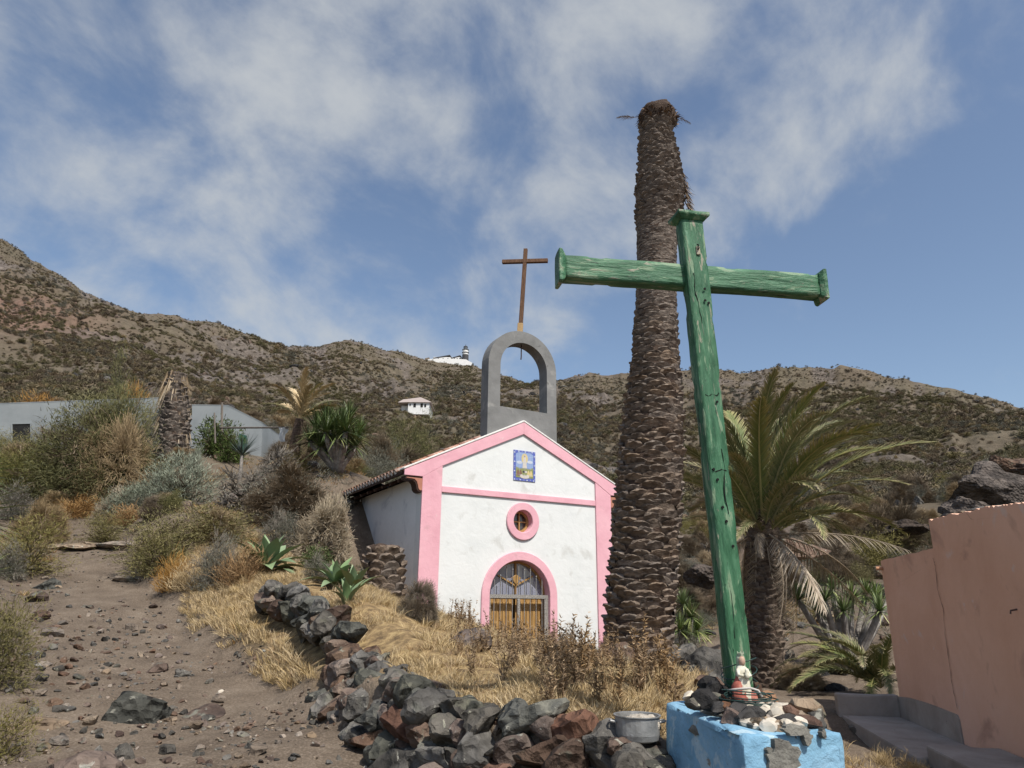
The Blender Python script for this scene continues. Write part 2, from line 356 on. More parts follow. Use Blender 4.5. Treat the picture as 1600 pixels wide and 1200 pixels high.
def hit(px, py):                            # where the seen line first meets the ground
    d = ray(px, py); zz_ = ZC + d.z / d.y * _ys; g_ = ground(d.x / d.y * _ys, _ys); k_ = np.nonzero(zz_ <= g_)[0]
    Y_ = float(_ys[k_[0]]) if len(k_) else 40.0; return Vector((d.x / d.y * Y_, Y_, gz(d.x / d.y * Y_, Y_)))
def on(px, py, Y):                          # a spot on the ground below/above the seen point
    p = at(px, py, Y); return Vector((p.x, p.y, gz(p.x, p.y)))

# ground mesh: fan of rings, fine in front, coarse behind
naz = 840; azs = np.linspace(-math.radians(52), math.radians(52), naz)
rr = np.exp(np.linspace(math.log(1.2), math.log(760), 620))
AZg, Rg = np.meshgrid(azs, rr); X = Rg * np.sin(AZg); Y = Rg * np.cos(AZg); Zg = ground(X, Y)
def grid_faces(n, m):
    i = np.arange(n * m).reshape(n, m); return np.stack([i[:-1, :-1].ravel(), i[:-1, 1:].ravel(), i[1:, 1:].ravel(), i[1:, :-1].ravel()], 1)
sdE = -sdist(X, Y, edge); sdL = sdist(X, Y, left_edge)
pm = sstep(.25, -.1, sdE + .18 * fbm(X * 1.5, Y * 1.5, 3, 4)) * sstep(-.5, .15, -sdL * -1 + .25 * fbm(X * 1.2, Y * 1.2, 3, 6)) * (1 - sstep(17, 22, Rg))
if sdL[np.argmin(np.abs(rr - 9)), naz // 3] < 0: pm = pm
grassy = sstep(0, .4, sdE) * (1 - sstep(12, 17, Rg)) * (X < 2.6)
rk = rock_mask(X, Y, AZg, Rg) * sstep(25, 45, Rg)
def blob(px, py, r, sx, sr):
    a, _ = azpx(px, py); return np.exp(-(((AZg - a) / sx) ** 2 + (np.log(Rg / r) / sr) ** 2))
red = np.clip(blob(20, 480, 240, .09, .2) * 1.2 + blob(330, 590, 130, .06, .15) * .5 + blob(740, 690, 75, .05, .18) * .9 + blob(940, 720, 55, .08, .25) * .7 + blob(1230, 900, 30, .1, .2) * .8 + blob(1450, 760, 55, .12, .2) * .6, 0, 1) * (.6 + .4 * fbm(X / 6, Y / 6, 3, 91))
cl = np.clip(blob(1450, 700, 100, .16, .16) + blob(900, 650, 170, .06, .2) + blob(450, 600, 150, .08, .25) + blob(1330, 850, 33, .25, .3) * 1.1 + blob(1400, 760, 55, .2, .3) + blob(620, 590, 230, .05, .2) * .7, 0, 1) * sstep(-.25, .35, fbm(X / 14, Y / 14, 4, 95))
gulg = fbm(AZg * 26 + .5 * vnoise(AZg * 9, np.log(Rg) * 3, 77), np.log(Rg) * 2.4, 3, 73, True)
rk = np.clip(rk * .8 + cl + sstep(.05, -.35, gulg) * .8 * sstep(50, 110, Rg), 0, 1)

def ground_mat():
    m = bpy.data.materials.new('earth_and_rock'); m.use_nodes = True; t = m.node_tree; N = t.nodes; K = t.links.new
    p = N['Principled BSDF']; p.inputs['Roughness'].default_value = .95; p.inputs['Specular IOR Level'].default_value = .12
    g = N.new('ShaderNodeNewGeometry').outputs['Position']
    def nz(sc, de=8, ro=.62, di=0): n = N.new('ShaderNodeTexNoise'); n.inputs['Scale'].default_value = sc; n.inputs['Detail'].default_value = de; n.inputs['Roughness'].default_value = ro; n.inputs['Distortion'].default_value = di; K(g, n.inputs['Vector']); return n.outputs[0]
    def ramp(v, st):
        r = N.new('ShaderNodeValToRGB'); e = r.color_ramp.elements
        while len(e) < len(st): e.new(.5)
        for i, (q, c) in enumerate(st): e[i].position = q; e[i].color = (*c, 1)
        K(v, r.inputs[0]); return r.outputs[0]
    def at_(n): a = N.new('ShaderNodeAttribute'); a.attribute_name = n; return a.outputs['Fac']
    def mx(f, a, b): x = N.new('ShaderNodeMix'); x.data_type = 'RGBA'; K(f, x.inputs[0]); K(a, x.inputs[6]); K(b, x.inputs[7]); return x.outputs[2]
    def add(a, b, k=1.0): q = N.new('ShaderNodeMath'); q.operation = 'MULTIPLY_ADD'; K(b, q.inputs[0]); q.inputs[1].default_value = k; K(a, q.inputs[2]); return q.outputs[0]
    dirt = ramp(nz(2.2, 10), [(.3, (.085, .066, .049)), (.5, (.15, .118, .088)), (.68, (.22, .178, .135))])
    grit = ramp(nz(55, 3, .6), [(.42, (.075, .057, .042)), (.56, (.17, .13, .097)), (.7, (.31, .26, .21))])
    x = N.new('ShaderNodeMix'); x.data_type = 'RGBA'; x.inputs[0].default_value = .4; K(dirt, x.inputs[6]); K(grit, x.inputs[7]); dirt = x.outputs[2]
    straw = ramp(nz(9, 8), [(.32, (.10, .07, .042)), (.5, (.25, .175, .09)), (.66, (.38, .28, .14))])
    scrub = ramp(nz(.32, 12, .72, .4), [(.34, (.052, .042, .030)), (.46, (.094, .076, .052)), (.54, (.13, .107, .074)), (.66, (.185, .152, .11))])
    scrub2 = ramp(nz(.045, 6), [(.38, (.098, .088, .06)), (.62, (.125, .098, .073))])
    x = N.new('ShaderNodeMix'); x.data_type = 'RGBA'; x.inputs[0].default_value = .45; K(scrub, x.inputs[6]); K(scrub2, x.inputs[7]); scrub = x.outputs[2]
    rock = ramp(nz(.5, 12, .72, .6), [(.33, (.045, .038, .035)), (.5, (.115, .097, .084)), (.66, (.22, .187, .16))])
    redc = ramp(nz(.7, 10, .7), [(.3, (.12, .068, .05)), (.6, (.24, .145, .11)), (.75, (.30, .22, .18))])
    c = mx(at_('far'), dirt, scrub); c = mx(at_('grassy'), c, straw); c = mx(at_('rock'), c, rock); c = mx(at_('red'), c, redc)
    K(c, p.inputs['Base Color'])
    b = N.new('ShaderNodeBump'); b.inputs['Strength'].default_value = .9; b.inputs['Distance'].default_value = .03; K(add(nz(14, 8), nz(70, 3), .35), b.inputs['Height'])
    b2 = N.new('ShaderNodeBump'); b2.inputs['Distance'].default_value = .9; K(at_('hillbump'), b2.inputs['Strength']); K(nz(.45, 12, .72, .5), b2.inputs['Height']); K(b.outputs[0], b2.inputs['Normal'])
    K(b2.outputs[0], p.inputs['Normal']); return m
m_ground = ground_mat()
farm = sstep(18, 30, Rg) * .95 + .0
me = mesh_np('ground', np.stack([X, Y, Zg], -1).reshape(-1, 3), grid_faces(len(rr), naz)[:, ::-1].copy(), m_ground, True,
             dict(grassy=grassy.ravel(), far=farm.ravel(), rock=rk.ravel(), red=red.ravel(), hillbump=(sstep(25, 90, Rg) * .8).ravel()))
tag(obj('ground', me), 'stony path and dry slopes rising to the hills', kind='structure')
azb = np.linspace(math.radians(52), math.radians(308), 90); rb = np.exp(np.linspace(math.log(1.2), math.log(760), 70))
Ab, Rb = np.meshgrid(azb, rb); Xb = Rb * np.sin(Ab); Yb = Rb * np.cos(Ab); Zb = ground(Xb, Yb, False)
k = sstep(0, .25, np.minimum(Ab - azb[0], azb[-1] - Ab))
e0 = ground(Rb * math.sin(azb[0]), Rb * math.cos(azb[0])); e1 = ground(Rb * math.sin(azb[-1]), Rb * math.cos(azb[-1]))
Zb = np.where(Ab < math.pi, e0 * (1 - k) + np.minimum(Zb, 3) * k, e1 * (1 - k) + np.minimum(Zb, 3) * k)
fb = sstep(18, 30, Rb)
me = mesh_np('terrain', np.stack([Xb, Yb, Zb], -1).reshape(-1, 3), grid_faces(70, 90)[:, ::-1].copy(), m_ground, True,
             dict(grassy=0 * fb.ravel(), far=fb.ravel(), rock=0 * fb.ravel(), red=0 * fb.ravel(), hillbump=0 * fb.ravel()))
tag(obj('terrain', me), kind='structure')
thb = np.linspace(0, 2 * math.pi, 24, endpoint=False); 
me = mesh_np('ground_patch', [(1.25 * math.cos(a), 1.25 * math.sin(a), gz(1.2 * math.cos(a), 1.2 * math.sin(a)) - .01) for a in thb], [tuple(range(24))], m_ground)
tag(obj('ground_patch', me), kind='structure')

# ---------------------------------------------------------------- chapel
YAW = math.radians(29.3); C0 = Vector((-1.943, 15.5, .35)); ZB = C0.z
CW, PW, CL = 5.087, .455, 6.2                   # width, pilaster width, length
m_white = M('white_plaster', [(.58, .60, .59), (.65, .665, .65), (.68, .69, .675)], 1.3, rough=.85, bump=.35, bscale=5, bdist=.03, spots=[((.54, .545, .52), 2.2, .58, .12), ((.50, .49, .46), 5.5, .70, .06)], lo=.25, hi=.7)
m_pink = M('pink_plaster', [(.62, .32, .37), (.68, .37, .42), (.71, .41, .455)], 1.7, rough=.85, bump=.35, bscale=6, bdist=.03, spots=[((.58, .33, .36), 3.1, .6, .1), ((.66, .47, .48), 6, .66, .06)])
m_sidewall = M('side_plaster', [(.66, .67, .66), (.74, .745, .73), (.78, .78, .765)], .9, rough=.9, bump=.35, bscale=4, bdist=.03, spots=[((.55, .56, .57), 1.6, .58, .1)])
m_grey = M('grey_cement_paint', [(.145, .145, .14), (.185, .185, .18), (.215, .215, .21)], 2.2, rough=.85, bump=.35, bscale=7, bdist=.02, spots=[((.27, .265, .25), 3, .58, .1), ((.11, .11, .105), 6, .64, .08)])
m_dkwood = M('dark_stained_wood', [(.03, .014, .01), (.055, .027, .018)], 6, rough=.6, bump=.3, stretch=(8, 1, 8))
m_corbel = M('corbel_terracotta_paint', [(.34, .14, .09), (.42, .19, .13)], 5, rough=.7, bump=.2)
m_ochre = M('ochre_varnished_wood', [(.27, .155, .05), (.37, .215, .075), (.44, .27, .10)], 3, rough=.5, bump=.2, stretch=(9, 9, 1), spec=.4)
m_steel = M('galvanised_bars', [(.30, .29, .27), (.48, .47, .45)], 12, rough=.4, metal=.75, bump=.2)
m_grille = M('ornate_grey_metal', [(.22, .21, .19), (.38, .36, .33)], 40, rough=.55, metal=.4, bump=.8, bscale=70, bdist=.02)
m_glass = M('glass_painted_reflection', [(.20, .21, .27), (.27, .28, .34)], 2.5, rough=.08, bump=0, spec=.8)  # bluish reflection on the panes is put into the base colour
m_dkglass = M('dark_glass', [(.03, .025, .022), (.07, .06, .055)], 5, rough=.08, bump=0, spec=.7)
m_tile = M('clay_roof_tile', [(.20, .085, .05), (.31, .14, .085), (.38, .21, .14)], 6, rough=.9, bump=.4, vary=.25, spots=[((.45, .40, .34), 9, .6, .1)])
m_mortar = M('white_mortar', [(.62, .60, .57), (.74, .73, .70)], 7, rough=.9, bump=.5)
ch = thing('chapel', 'small white chapel with pink trim, arched door and grey bell arch', 'chapel', C0, YAW)
def Z(z): return z - ZB
def arc(cx, cz, r, a0, a1, n): return [(cx + r * math.cos(a0 + (a1 - a0) * i / n), cz + r * math.sin(a0 + (a1 - a0) * i / n)) for i in range(n + 1)]
DX0, DX1, DC = 1.70, 3.27, 2.485; DR = (DX1 - DX0) / 2; SPR = Z(2.57 - DR)
OC, OZ, OR = 2.545, Z(3.46), .255
# front wall: one sheet with a round hole and an arched doorway, its reveals turned inwards
bm = bmesh.new()
outer = [(0, Z(.05)), (DX0, Z(.05))] + [(DX0, SPR)] + arc(DC, SPR, DR, math.pi, 0, 24)[1:-1] + [(DX1, SPR), (DX1, Z(.05)), (CW, Z(.05)), (CW, Z(4.30)), (2.55, Z(5.74)), (0, Z(4.30))]
hole = arc(OC, OZ, OR, 0, 2 * math.pi, 28)[:-1]
es = []
for loop in (outer, hole):
    vs = [bm.verts.new((x, 0, z)) for x, z in loop]; es += [bm.edges.new((vs[i], vs[(i + 1) % len(vs)])) for i in range(len(vs))]
bmesh.ops.triangle_fill(bm, use_beauty=True, use_dissolve=False, edges=es)
g = bmesh.ops.extrude_face_region(bm, geom=list(bm.faces)); bmesh.ops.translate(bm, vec=(0, .30, 0), verts=[v for v in g['geom'] if isinstance(v, bmesh.types.BMVert)])
bmesh.ops.recalc_face_normals(bm, faces=bm.faces)
me = bpy.data.meshes.new('front_wall'); bm.to_mesh(me); bm.free(); me.materials.append(m_white)
obj('front_wall', me, ch)
MB().box((.0, .302, Z(.05)), (.28, CL, Z(4.30))).build('side_wall', m_sidewall, ch)
MB().box((CW - .28, .302, Z(.05)), (CW, CL, Z(4.30))).build('side_wall', m_sidewall, ch)
MB().prism([(.282, Z(.05)), (CW - .282, Z(.05)), (CW - .282, Z(4.3)), (2.55, Z(5.7)), (.282, Z(4.3))], CL - .28, CL - .002).build('back_wall', m_sidewall, ch)
MB().box((.29, .31, Z(.5)), (CW - .29, CL - .3, Z(.54))).build('floor', m_grey, ch)
P = .045                                           # how far the pink trim stands proud
for x0, x1, top0, top1, nm in ((0, PW, 4.262, 4.55, 'pilaster'), (CW - PW, CW, 4.55, 4.262, 'pilaster')):
    me = MB().prism([(x0 - (.012 if x0 == 0 else 0), Z(.05)), (x1 + (.012 if x1 == CW else 0), Z(.05)), (x1 + (.012 if x1 == CW else 0), Z(top1)), (x0 - (.012 if x0 == 0 else 0), Z(top0))], -P, .12 if 0 else -.001).mesh('pilaster', m_pink, bevel=.012, seg=2)
    obj('pilaster', me, ch)
def rake(sgn):
    f = lambda x: 2.55 + sgn * (x - 2.55)
    pts = [(f(-.44), Z(4.385)), (2.55, Z(5.83)), (2.55, Z(5.535)), (f(PW), Z(4.552)), (f(0), Z(4.266)), (f(-.44), Z(4.266))]
    return MB().prism(pts, -P, -.001).mesh('rake_trim', m_pink, bevel=.01, seg=2)
obj('rake_trim', rake(1), ch); obj('rake_trim', rake(-1), ch)
MB().box((PW + .002, -P + .004, Z(3.965)), (CW - PW - .002, -.001, Z(4.10))).build('string_course', m_pink, ch, bevel=.012, seg=2)
MB().ring(arc(OC, OZ, .435, 0, 2 * math.pi, 40)[:-1], arc(OC, OZ, OR, 0, 2 * math.pi, 40)[:-1], -.05, -.001).build('oculus_surround', m_pink, ch, bevel=.012)
MB().ring(arc(OC, OZ, OR + .001, 0, 2 * math.pi, 40)[:-1], arc(OC, OZ, OR - .004, 0, 2 * math.pi, 40)[:-1], -.002, .2).build('oculus_reveal', m_pink, ch)
AO = [(1.50, Z(.1))] + arc(DC, SPR, .985, math.pi, 0, 32) + [(3.47, Z(.1))]; AI = [(DX0, Z(.1))] + arc(DC, SPR, DR, math.pi, 0, 32) + [(DX1, Z(.1))]
MB().ring(AO, AI, -.05, -.001, closed=False).build('arch_surround', m_pink, ch, bevel=.012)
AI2 = [(DX0 + .004, Z(.1))] + arc(DC, SPR, DR - .004, math.pi, 0, 32) + [(DX1 - .004, Z(.1))]
MB().ring([(x, z) for x, z in AI], AI2, -.003, .25, closed=False).build('arch_reveal', m_pink, ch)
# white coping over the rakes and the roof slopes
SL = math.atan2(5.83 - 4.385, 2.99)
for sgn in (1, -1):
    f = lambda x: 2.55 + sgn * (x - 2.55)
    MB().prism([(f(-.46), Z(4.388)), (2.55, Z(5.834)), (2.55, Z(5.885)), (f(-.46), Z(4.432))], -.055, .22).build('verge', m_mortar, ch, bevel=.01)
    MB().prism([(f(-.40), Z(4.315)), (2.55, Z(5.74)), (2.55, Z(5.80)), (f(-.40), Z(4.372))], .23, CL + .1).build('roof', m_dkwood, ch)
def tile_mesh():
    v = []; fc = []; n = 7
    for j, (y, r) in enumerate(((0, .098), (.5, .082))):
        for rad in (r, r - .016):
            v += [(y, rad * math.cos(math.pi * k / (n - 1)), rad * .8 * math.sin(math.pi * k / (n - 1))) for k in range(n)]
    for k in range(n - 1): fc += [(k, k + 1, 2 * n + k + 1, 2 * n + k), (n + k, 3 * n + k, 3 * n + k + 1, n + k + 1), (k, n + k, n + k + 1, k + 1), (2 * n + k, 2 * n + k + 1, 3 * n + k + 1, 3 * n + k)]
    return mesh_np('roof_tile', v, fc, m_tile, True)
tm = tile_mesh(); tme = tile_mesh(); tme.materials.clear(); 
m_eave = M('weathered_tile_end', [(.16, .08, .06), (.30, .17, .12), (.55, .50, .45)], 14, rough=.9, bump=.5, vary=.3); tme.materials.append(m_eave)
ncol = 27; pit = (CL - .25) / ncol
for i in range(ncol):
    for r in range(6):
        d = -.06 + r * .43; x = -.44 + d * math.cos(SL); z = 4.385 + d * math.sin(SL) + .02 + (.02 if r else 0)
        o = obj('roof_tile', tme if r == 0 else tm, ch, (x, .33 + pit * (i + .5), Z(z)), (0, -SL + .03, random.uniform(-.02, .02)))
    if i < ncol: MB().box((-.012, -.022, -.02), (.10, .022, .055)).build('mortar_plug', m_mortar, ch).matrix_basis = Matrix.Translation((-.475, .33 + pit * (i + .5), Z(4.36))) @ Matrix.Rotation(-SL, 4, 'Y')
rm = MB().box((-.42, -.055, -.075), (.2, .055, .0)).mesh('rafter', m_dkwood, bevel=.008)
for i in range(11): obj('rafter', rm, ch, (.0, .55 + i * .53, Z(4.30) + .16), (0, -SL, 0)).location.z = Z(4.43)
MB().box((-.455, .06, Z(4.30)), (-.425, CL + .05, Z(4.37))).build('eaves_board', m_dkwood, ch)
cor = [(-.40, Z(4.262)), (-.002, Z(4.262)), (-.002, Z(3.93)), (-.05, Z(3.925)), (-.10, Z(3.945)), (-.135, Z(3.99)), (-.145, Z(4.05)), (-.17, Z(4.12)), (-.22, Z(4.17)), (-.40, Z(4.19))]
ins = [(-.38, Z(4.225)), (-.012, Z(4.225)), (-.012, Z(3.965)), (-.05, Z(3.96)), (-.08, Z(3.98)), (-.10, Z(4.02)), (-.11, Z(4.07)), (-.14, Z(4.15)), (-.20, Z(4.20)), (-.38, Z(4.212))]
for sgn in (1, -1):
    f = lambda x: 2.5435 + sgn * (x - 2.5435)
    c1 = MB().prism([(f(x), z) for x, z in cor], -.02, .26).build('eaves_bracket', m_dkwood, ch)
    MB().prism([(f(x), z) for x, z in ins], -.034, -.0205).build('face_panel', m_corbel, c1)
# bell arch
gx0, gx1, gc = 1.60, 3.55, 2.575; R1 = (gx1 - gx0) / 2; ix0, ix1 = 1.93, 3.27; R2 = (ix1 - ix0) / 2; gs = Z(8.22) - R1
GO = [(gx0, Z(6.17))] + arc(gc, gs, R1, math.pi, 0, 28) + [(gx1, Z(6.17))]; GI = [(ix0, Z(6.17))] + arc((ix0 + ix1) / 2, gs, R2, math.pi, 0, 28) + [(ix1, Z(6.17))]
bg_ = MB().ring(GO, GI, .05, .42, closed=False).add(*(lambda b: (b.v, b.f))(MB().box((gx0, .05, Z(4.6)), (gx1, .42, Z(6.172))))).build('bell_arch', m_grey, ch, fix=True)
MB().tube([(2.60, .2, Z(7.92)), (2.60, .2, Z(7.60)), (2.592, .2, Z(7.52))], .016, 6).build('bell_rod', m_dkwood, bg_)
# door
dy = .20
dl = MB().box((DX0 + .01, dy + .05, Z(.4)), (DC - .03, dy + .09, Z(1.74))).build('door_leaf', m_ochre, ch)
dr = MB().box((DC + .03, dy + .05, Z(.4)), (DX1 - .01, dy + .09, Z(1.74))).build('door_leaf', m_ochre, ch)
for par, x0 in ((dl, DX0 + .04), (dr, DC + .06)):
    for k in range(4): MB().box((x0 + k * .17, dy + .03, Z(.45)), (x0 + k * .17 + .155, dy + .049, Z(1.66))).build('plank', m_ochre, par, bevel=.006)
MB().box((DX0 + .2, dy - .0, Z(.98)), (DX0 + .33, dy + .028, Z(1.06))).build('letter_plate', m_ochre, dl, bevel=.005)
fr = MB().box((DX0 + .005, .03, Z(1.74)), (DX1 - .005, .09, Z(1.82)))
fr.box((DX0 + .005, .035, Z(.3)), (DX0 + .065, .085, Z(1.738))).box((DX1 - .105, .035, Z(.3)), (DX1 - .005, .085, Z(1.738))).box((DC - .035, .034, Z(.3)), (DC + .035, .084, Z(1.738)))
gr = fr.build('grille_frame', m_grille, ch)
for k in range(9):
    x = DX0 + .16 + k * (DX1 - DX0 - .32) / 8
    top = SPR + math.sqrt(max(DR * DR - (x - DC) ** 2, 0)) - (.06 if k % 2 == 0 else .16)
    b = MB().tube([(x, .06, Z(.35)), (x, .06, Z(1.739))], .011, 6); b.build('bar', m_steel, gr)
    b = MB().tube([(x, .055, Z(1.821)), (x, .055, top - .05), (x, .055, top - .03), (x, .055, top)], [.011, .011, .018, .003], 6); b.build('bar', m_steel, gr)
tr = MB().prism([(DX0 + .01, Z(1.75))] + [(x, z) for x, z in arc(DC, SPR, DR - .012, math.pi, 0, 24)] + [(DX1 - .01, Z(1.75))], dy + .03, dy + .05).build('transom_glass', m_glass, ch)
TO = [(DX0 + .006, Z(1.75))] + arc(DC, SPR, DR - .006, math.pi, 0, 24) + [(DX1 - .006, Z(1.75))]; TI = [(DX0 + .055, Z(1.75))] + arc(DC, SPR, DR - .055, math.pi, 0, 24) + [(DX1 - .055, Z(1.75))]
MB().ring(TO, TI, dy - .02, dy + .06, closed=False).build('transom_frame', m_ochre, ch)
mu = MB().box((DC - .02, dy - .015, Z(1.83)), (DC + .02, dy + .028, Z(2.56)))
mu.beam((DC, dy, Z(2.02)), (DC - .46, dy, Z(2.24)), (0, 1, 0), .03, .03).beam((DC, dy, Z(2.02)), (DC + .46, dy, Z(2.24)), (0, 1, 0), .03, .03)
mu.build('transom_motif', m_ochre, ch)
MB().prism([(DC - .13, Z(2.19)), (DC, Z(2.02)), (DC + .13, Z(2.19)), (DC, Z(2.27))], dy - .04, dy - .017).build('lozenge', m_ochre, ch, bevel=.01)
# round window
ow = MB().ring(arc(OC, OZ, OR - .006, 0, 2 * math.pi, 32)[:-1], arc(OC, OZ, OR - .055, 0, 2 * math.pi, 32)[:-1], .14, .22).build('round_window', m_ochre, ch)
MB().box((OC - .014, .145, OZ - .2), (OC + .014, .19, OZ + .2)).build('muntin', m_ochre, ow); MB().box((OC - .2, .15, OZ - .014), (OC - .015, .185, OZ + .014)).build('muntin', m_ochre, ow); MB().box((OC + .015, .15, OZ - .014), (OC + .2, .185, OZ + .014)).build('muntin', m_ochre, ow)
MB().prism(arc(OC, OZ, OR - .05, 0, 2 * math.pi, 24)[:-1], .195, .21).build('pane', m_dkglass, ow)
# painted tile picture: a generic devotional scene in blue border
def flat(c, n='glaze', r=.25): return M(n, [tuple(x * .85 for x in c), c], 30, rough=r, bump=.1, spec=.5)
AX0, AX1, AZ0, AZ1 = 2.285, 2.885, Z(4.405), Z(5.13)
pic = MB().box((AX0, -.018, AZ0), (AX1, -.001, AZ1)).build('tile_picture', flat((.10, .13, .42), 'cobalt_glaze'), ch)
w_, h_ = AX1 - AX0, AZ1 - AZ0
def at2(u, v): return (AX0 + u * w_, AZ0 + v * h_)
def patch(nm, pts, col, y=-.021): MB().prism([at2(*p) for p in pts], y, -.0182).build(nm, col, pic)
def ell(cx, cz, rx, rz, n=14): return [(cx + rx * math.cos(2 * math.pi * i / n), cz + rz * math.sin(2 * math.pi * i / n)) for i in range(n)]
c_sky, c_cl, c_gold, c_robe, c_gr, c_br, c_dk, c_lb = flat((.27, .36, .58)), flat((.55, .60, .68)), flat((.62, .50, .22)), flat((.60, .55, .48)), flat((.25, .27, .10)), flat((.22, .12, .07)), flat((.06, .05, .06)), flat((.24, .27, .52))
patch('sky_field', [(.10, .42), (.90, .42), (.90, .88), (.78, .94), (.22, .94), (.10, .88)], c_sky)
patch('meadow', [(.10, .10), (.90, .10), (.90, .46), (.70, .40), (.5, .44), (.3, .40), (.10, .45)], c_gr, -.0225)
patch('cloud_bank', ell(.26, .60, .13, .05), c_cl, -.0225); patch('cloud_bank', ell(.74, .64, .13, .05), c_cl, -.0225)
patch('halo', ell(.5, .74, .15, .17), c_gold, -.0235)
patch('figure', [(.40, .42), (.60, .42), (.575, .66), (.55, .78), (.545, .84), (.5, .88), (.455, .84), (.45, .78), (.425, .66)], c_robe, -.025)
patch('face', ell(.5, .815, .028, .03, 10), c_br, -.0262)
for u in (.2, .32, .68, .8): patch('kneeling_figure', [(u - .07, .16), (u + .07, .16), (u + .05, .28), (u + .01, .36), (u - .03, .34), (u - .06, .26)], c_br if u < .4 else c_gold, -.0245)
for u in (.46, .56): patch('flock', ell(u, .30, .06, .035, 10), c_dk if u < .5 else c_robe, -.0245)
patch('scroll', ell(.5, .13, .20, .055), c_robe, -.0262); patch('scroll', ell(.36, .15, .07, .06), c_robe, -.027); patch('scroll', ell(.64, .15, .07, .06), c_robe, -.027)
for i in range(26):
    t = i / 26 * 4; s_, q = int(t), t - int(t)
    u, v = ((q, .03), (.965, q), (1 - q, .97), (.035, 1 - q))[s_]
    patch('border_flourish', ell(min(max(u, .04), .96), min(max(v, .03), .97), .032, .022, 8), c_lb if i % 2 else c_cl, -.0215)
for k in range(1, 4): MB().box((AX0 + w_ * k / 4 - .0015, -.0274, AZ0), (AX0 + w_ * k / 4 + .0015, -.0272, AZ1)).build('tile_joint', c_cl, pic)
for k in range(1, 5): MB().box((AX0, -.0275, AZ0 + h_ * k / 5 - .0015), (AX1, -.0273, AZ0 + h_ * k / 5 + .0015)).build('tile_joint', c_cl, pic)
# slim cross on the bell arch
m_brown = M('brown_weathered_wood', [(.075, .04, .022), (.13, .07, .04), (.19, .11, .065)], 5, rough=.8, bump=.5, stretch=(10, 10, 1))
m_raw = M('raw_wood', [(.38, .25, .12), (.48, .33, .17)], 6, rough=.8, bump=.3)
Mch = Matrix.Translation(C0) @ Matrix.Rotation(YAW, 4, 'Z')
base = Mch @ Vector((2.575, .22, Z(8.225)))
wc = thing('wooden_cross', 'slim brown wooden cross standing on top of the grey bell arch', 'cross', base, math.radians(-11))
R = Matrix.Rotation(math.radians(3.2), 3, 'Y')
MB().box((-.05, -.045, .28), (.05, .045, 2.40), R).build('upright', m_brown, wc, bevel=.006)
MB().box((-.075, -.052, -.02), (.058, .052, .279), R).build('raw_base', m_raw, wc, bevel=.006)
MB().box((-.61, -.05, 1.99), (.61, .05, 2.09), R).build('crossbar', m_brown, wc, bevel=.006)

# ---------------------------------------------------------------- green cross on its blue pedestal
def green(stretch, nm):
    m = M(nm, [(.016, .062, .030), (.030, .108, .052), (.055, .158, .082), (.10, .22, .135)], 3.2, rough=.55, bump=.9, bscale=9, bdist=.012, stretch=stretch, spec=.35, lo=.3, hi=.72,
          spots=[((.17, .26, .16), 3.4, .57, .05), ((.27, .25, .19), 4.2, .63, .03), ((.17, .155, .125), 9, .655, .03), ((.008, .026, .014), 5.5, .665, .02)])
    return m
m_gv = green((7, 7, 1.1), 'peeling_green_paint_upright'); m_gh = green((1.1, 7, 7), 'peeling_green_paint_crossbar'); m_gc = green((4, 4, 4), 'peeling_green_paint_cap')
cb, ctp = at(1157, 1092, 4.02), at(1078, 346, 4.0); ctp.y = 4.02
gc_ = thing('green_cross', 'tall green wooden cross with flared end caps set on the blue pedestal', 'cross', cb, 0)
cyaw = math.radians(12.5)
xax = Vector((math.cos(cyaw), math.sin(cyaw), 0)); yax = Vector((-math.sin(cyaw), math.cos(cyaw), 0))
bl, br = at(880, 420, 3.93), at(1276, 449, 4.17)
cp_ = lambda p: p - cb
def frame(p, q, yv):                       # matrix with local z along p->q, local y near yv
    z = (q - p).normalized(); x = yv.cross(z).normalized(); y = z.cross(x)
    return Matrix.Translation(p) @ Matrix((x, y, z)).transposed().to_4x4(), (q - p).length
def plank(nm, Mx, secs, mat, nring=60, rot=None, seed=0, amp=.0035, parent=gc_):
    """squared timber: secs = [(t, w, d)], rounded worn edges and shallow cracks"""
    from mathutils import noise as mn
    v = []; f = []; T = [s[0] for s in secs]; ns = 20
    for i in range(nring + 1):
        t = T[0] + (T[-1] - T[0]) * i / nring; w = np.interp(t, T, [s[1] for s in secs]); d = np.interp(t, T, [s[2] for s in secs])
        for k in range(ns):
            a = 4 * k / ns; s_, q = int(a), (a - int(a)) * 2 - 1
            q = math.copysign(abs(q) ** .9, q); e = .93 if abs(q) > .93 else 1
            x, y = ((q, -e), (e, q), (-q, e), (-e, -q))[s_]
            co = Vector((x * w / 2, y * d / 2, t))
            n = mn.fractal(Vector((co.x * 30, co.y * 30, co.z * 4 + seed * 9)), 1, 2, 3); n2 = abs(mn.noise(Vector((co.x * 22, co.y * 22 + 3, co.z * 2.2 + seed))))
            off = amp * n - (.006 if n2 < .05 else 0)
            co.x += x * off; co.y += y * off; v.append(co)
    for i in range(nring):
        for k in range(ns): f.append((i * ns + k, i * ns + (k + 1) % ns, (i + 1) * ns + (k + 1) % ns, (i + 1) * ns + k))
    f += [tuple(range(ns - 1, -1, -1)), tuple(nring * ns + k for k in range(ns))]
    me = mesh_np(nm, v, f, mat, False); o = obj(nm, me, parent); o.matrix_local = Mx; return o
Mp, Lp = frame(cp_(cb), cp_(ctp), yax)
up_o = plank('upright', Mp, [(-.12, .125, .098), (Lp * .3, .124, .098), (Lp * .62, .135, .095), (Lp * .86, .146, .092), (Lp, .15, .092)], m_gv, 90)
Mb, Lb = frame(cp_(bl), cp_(br), yax)
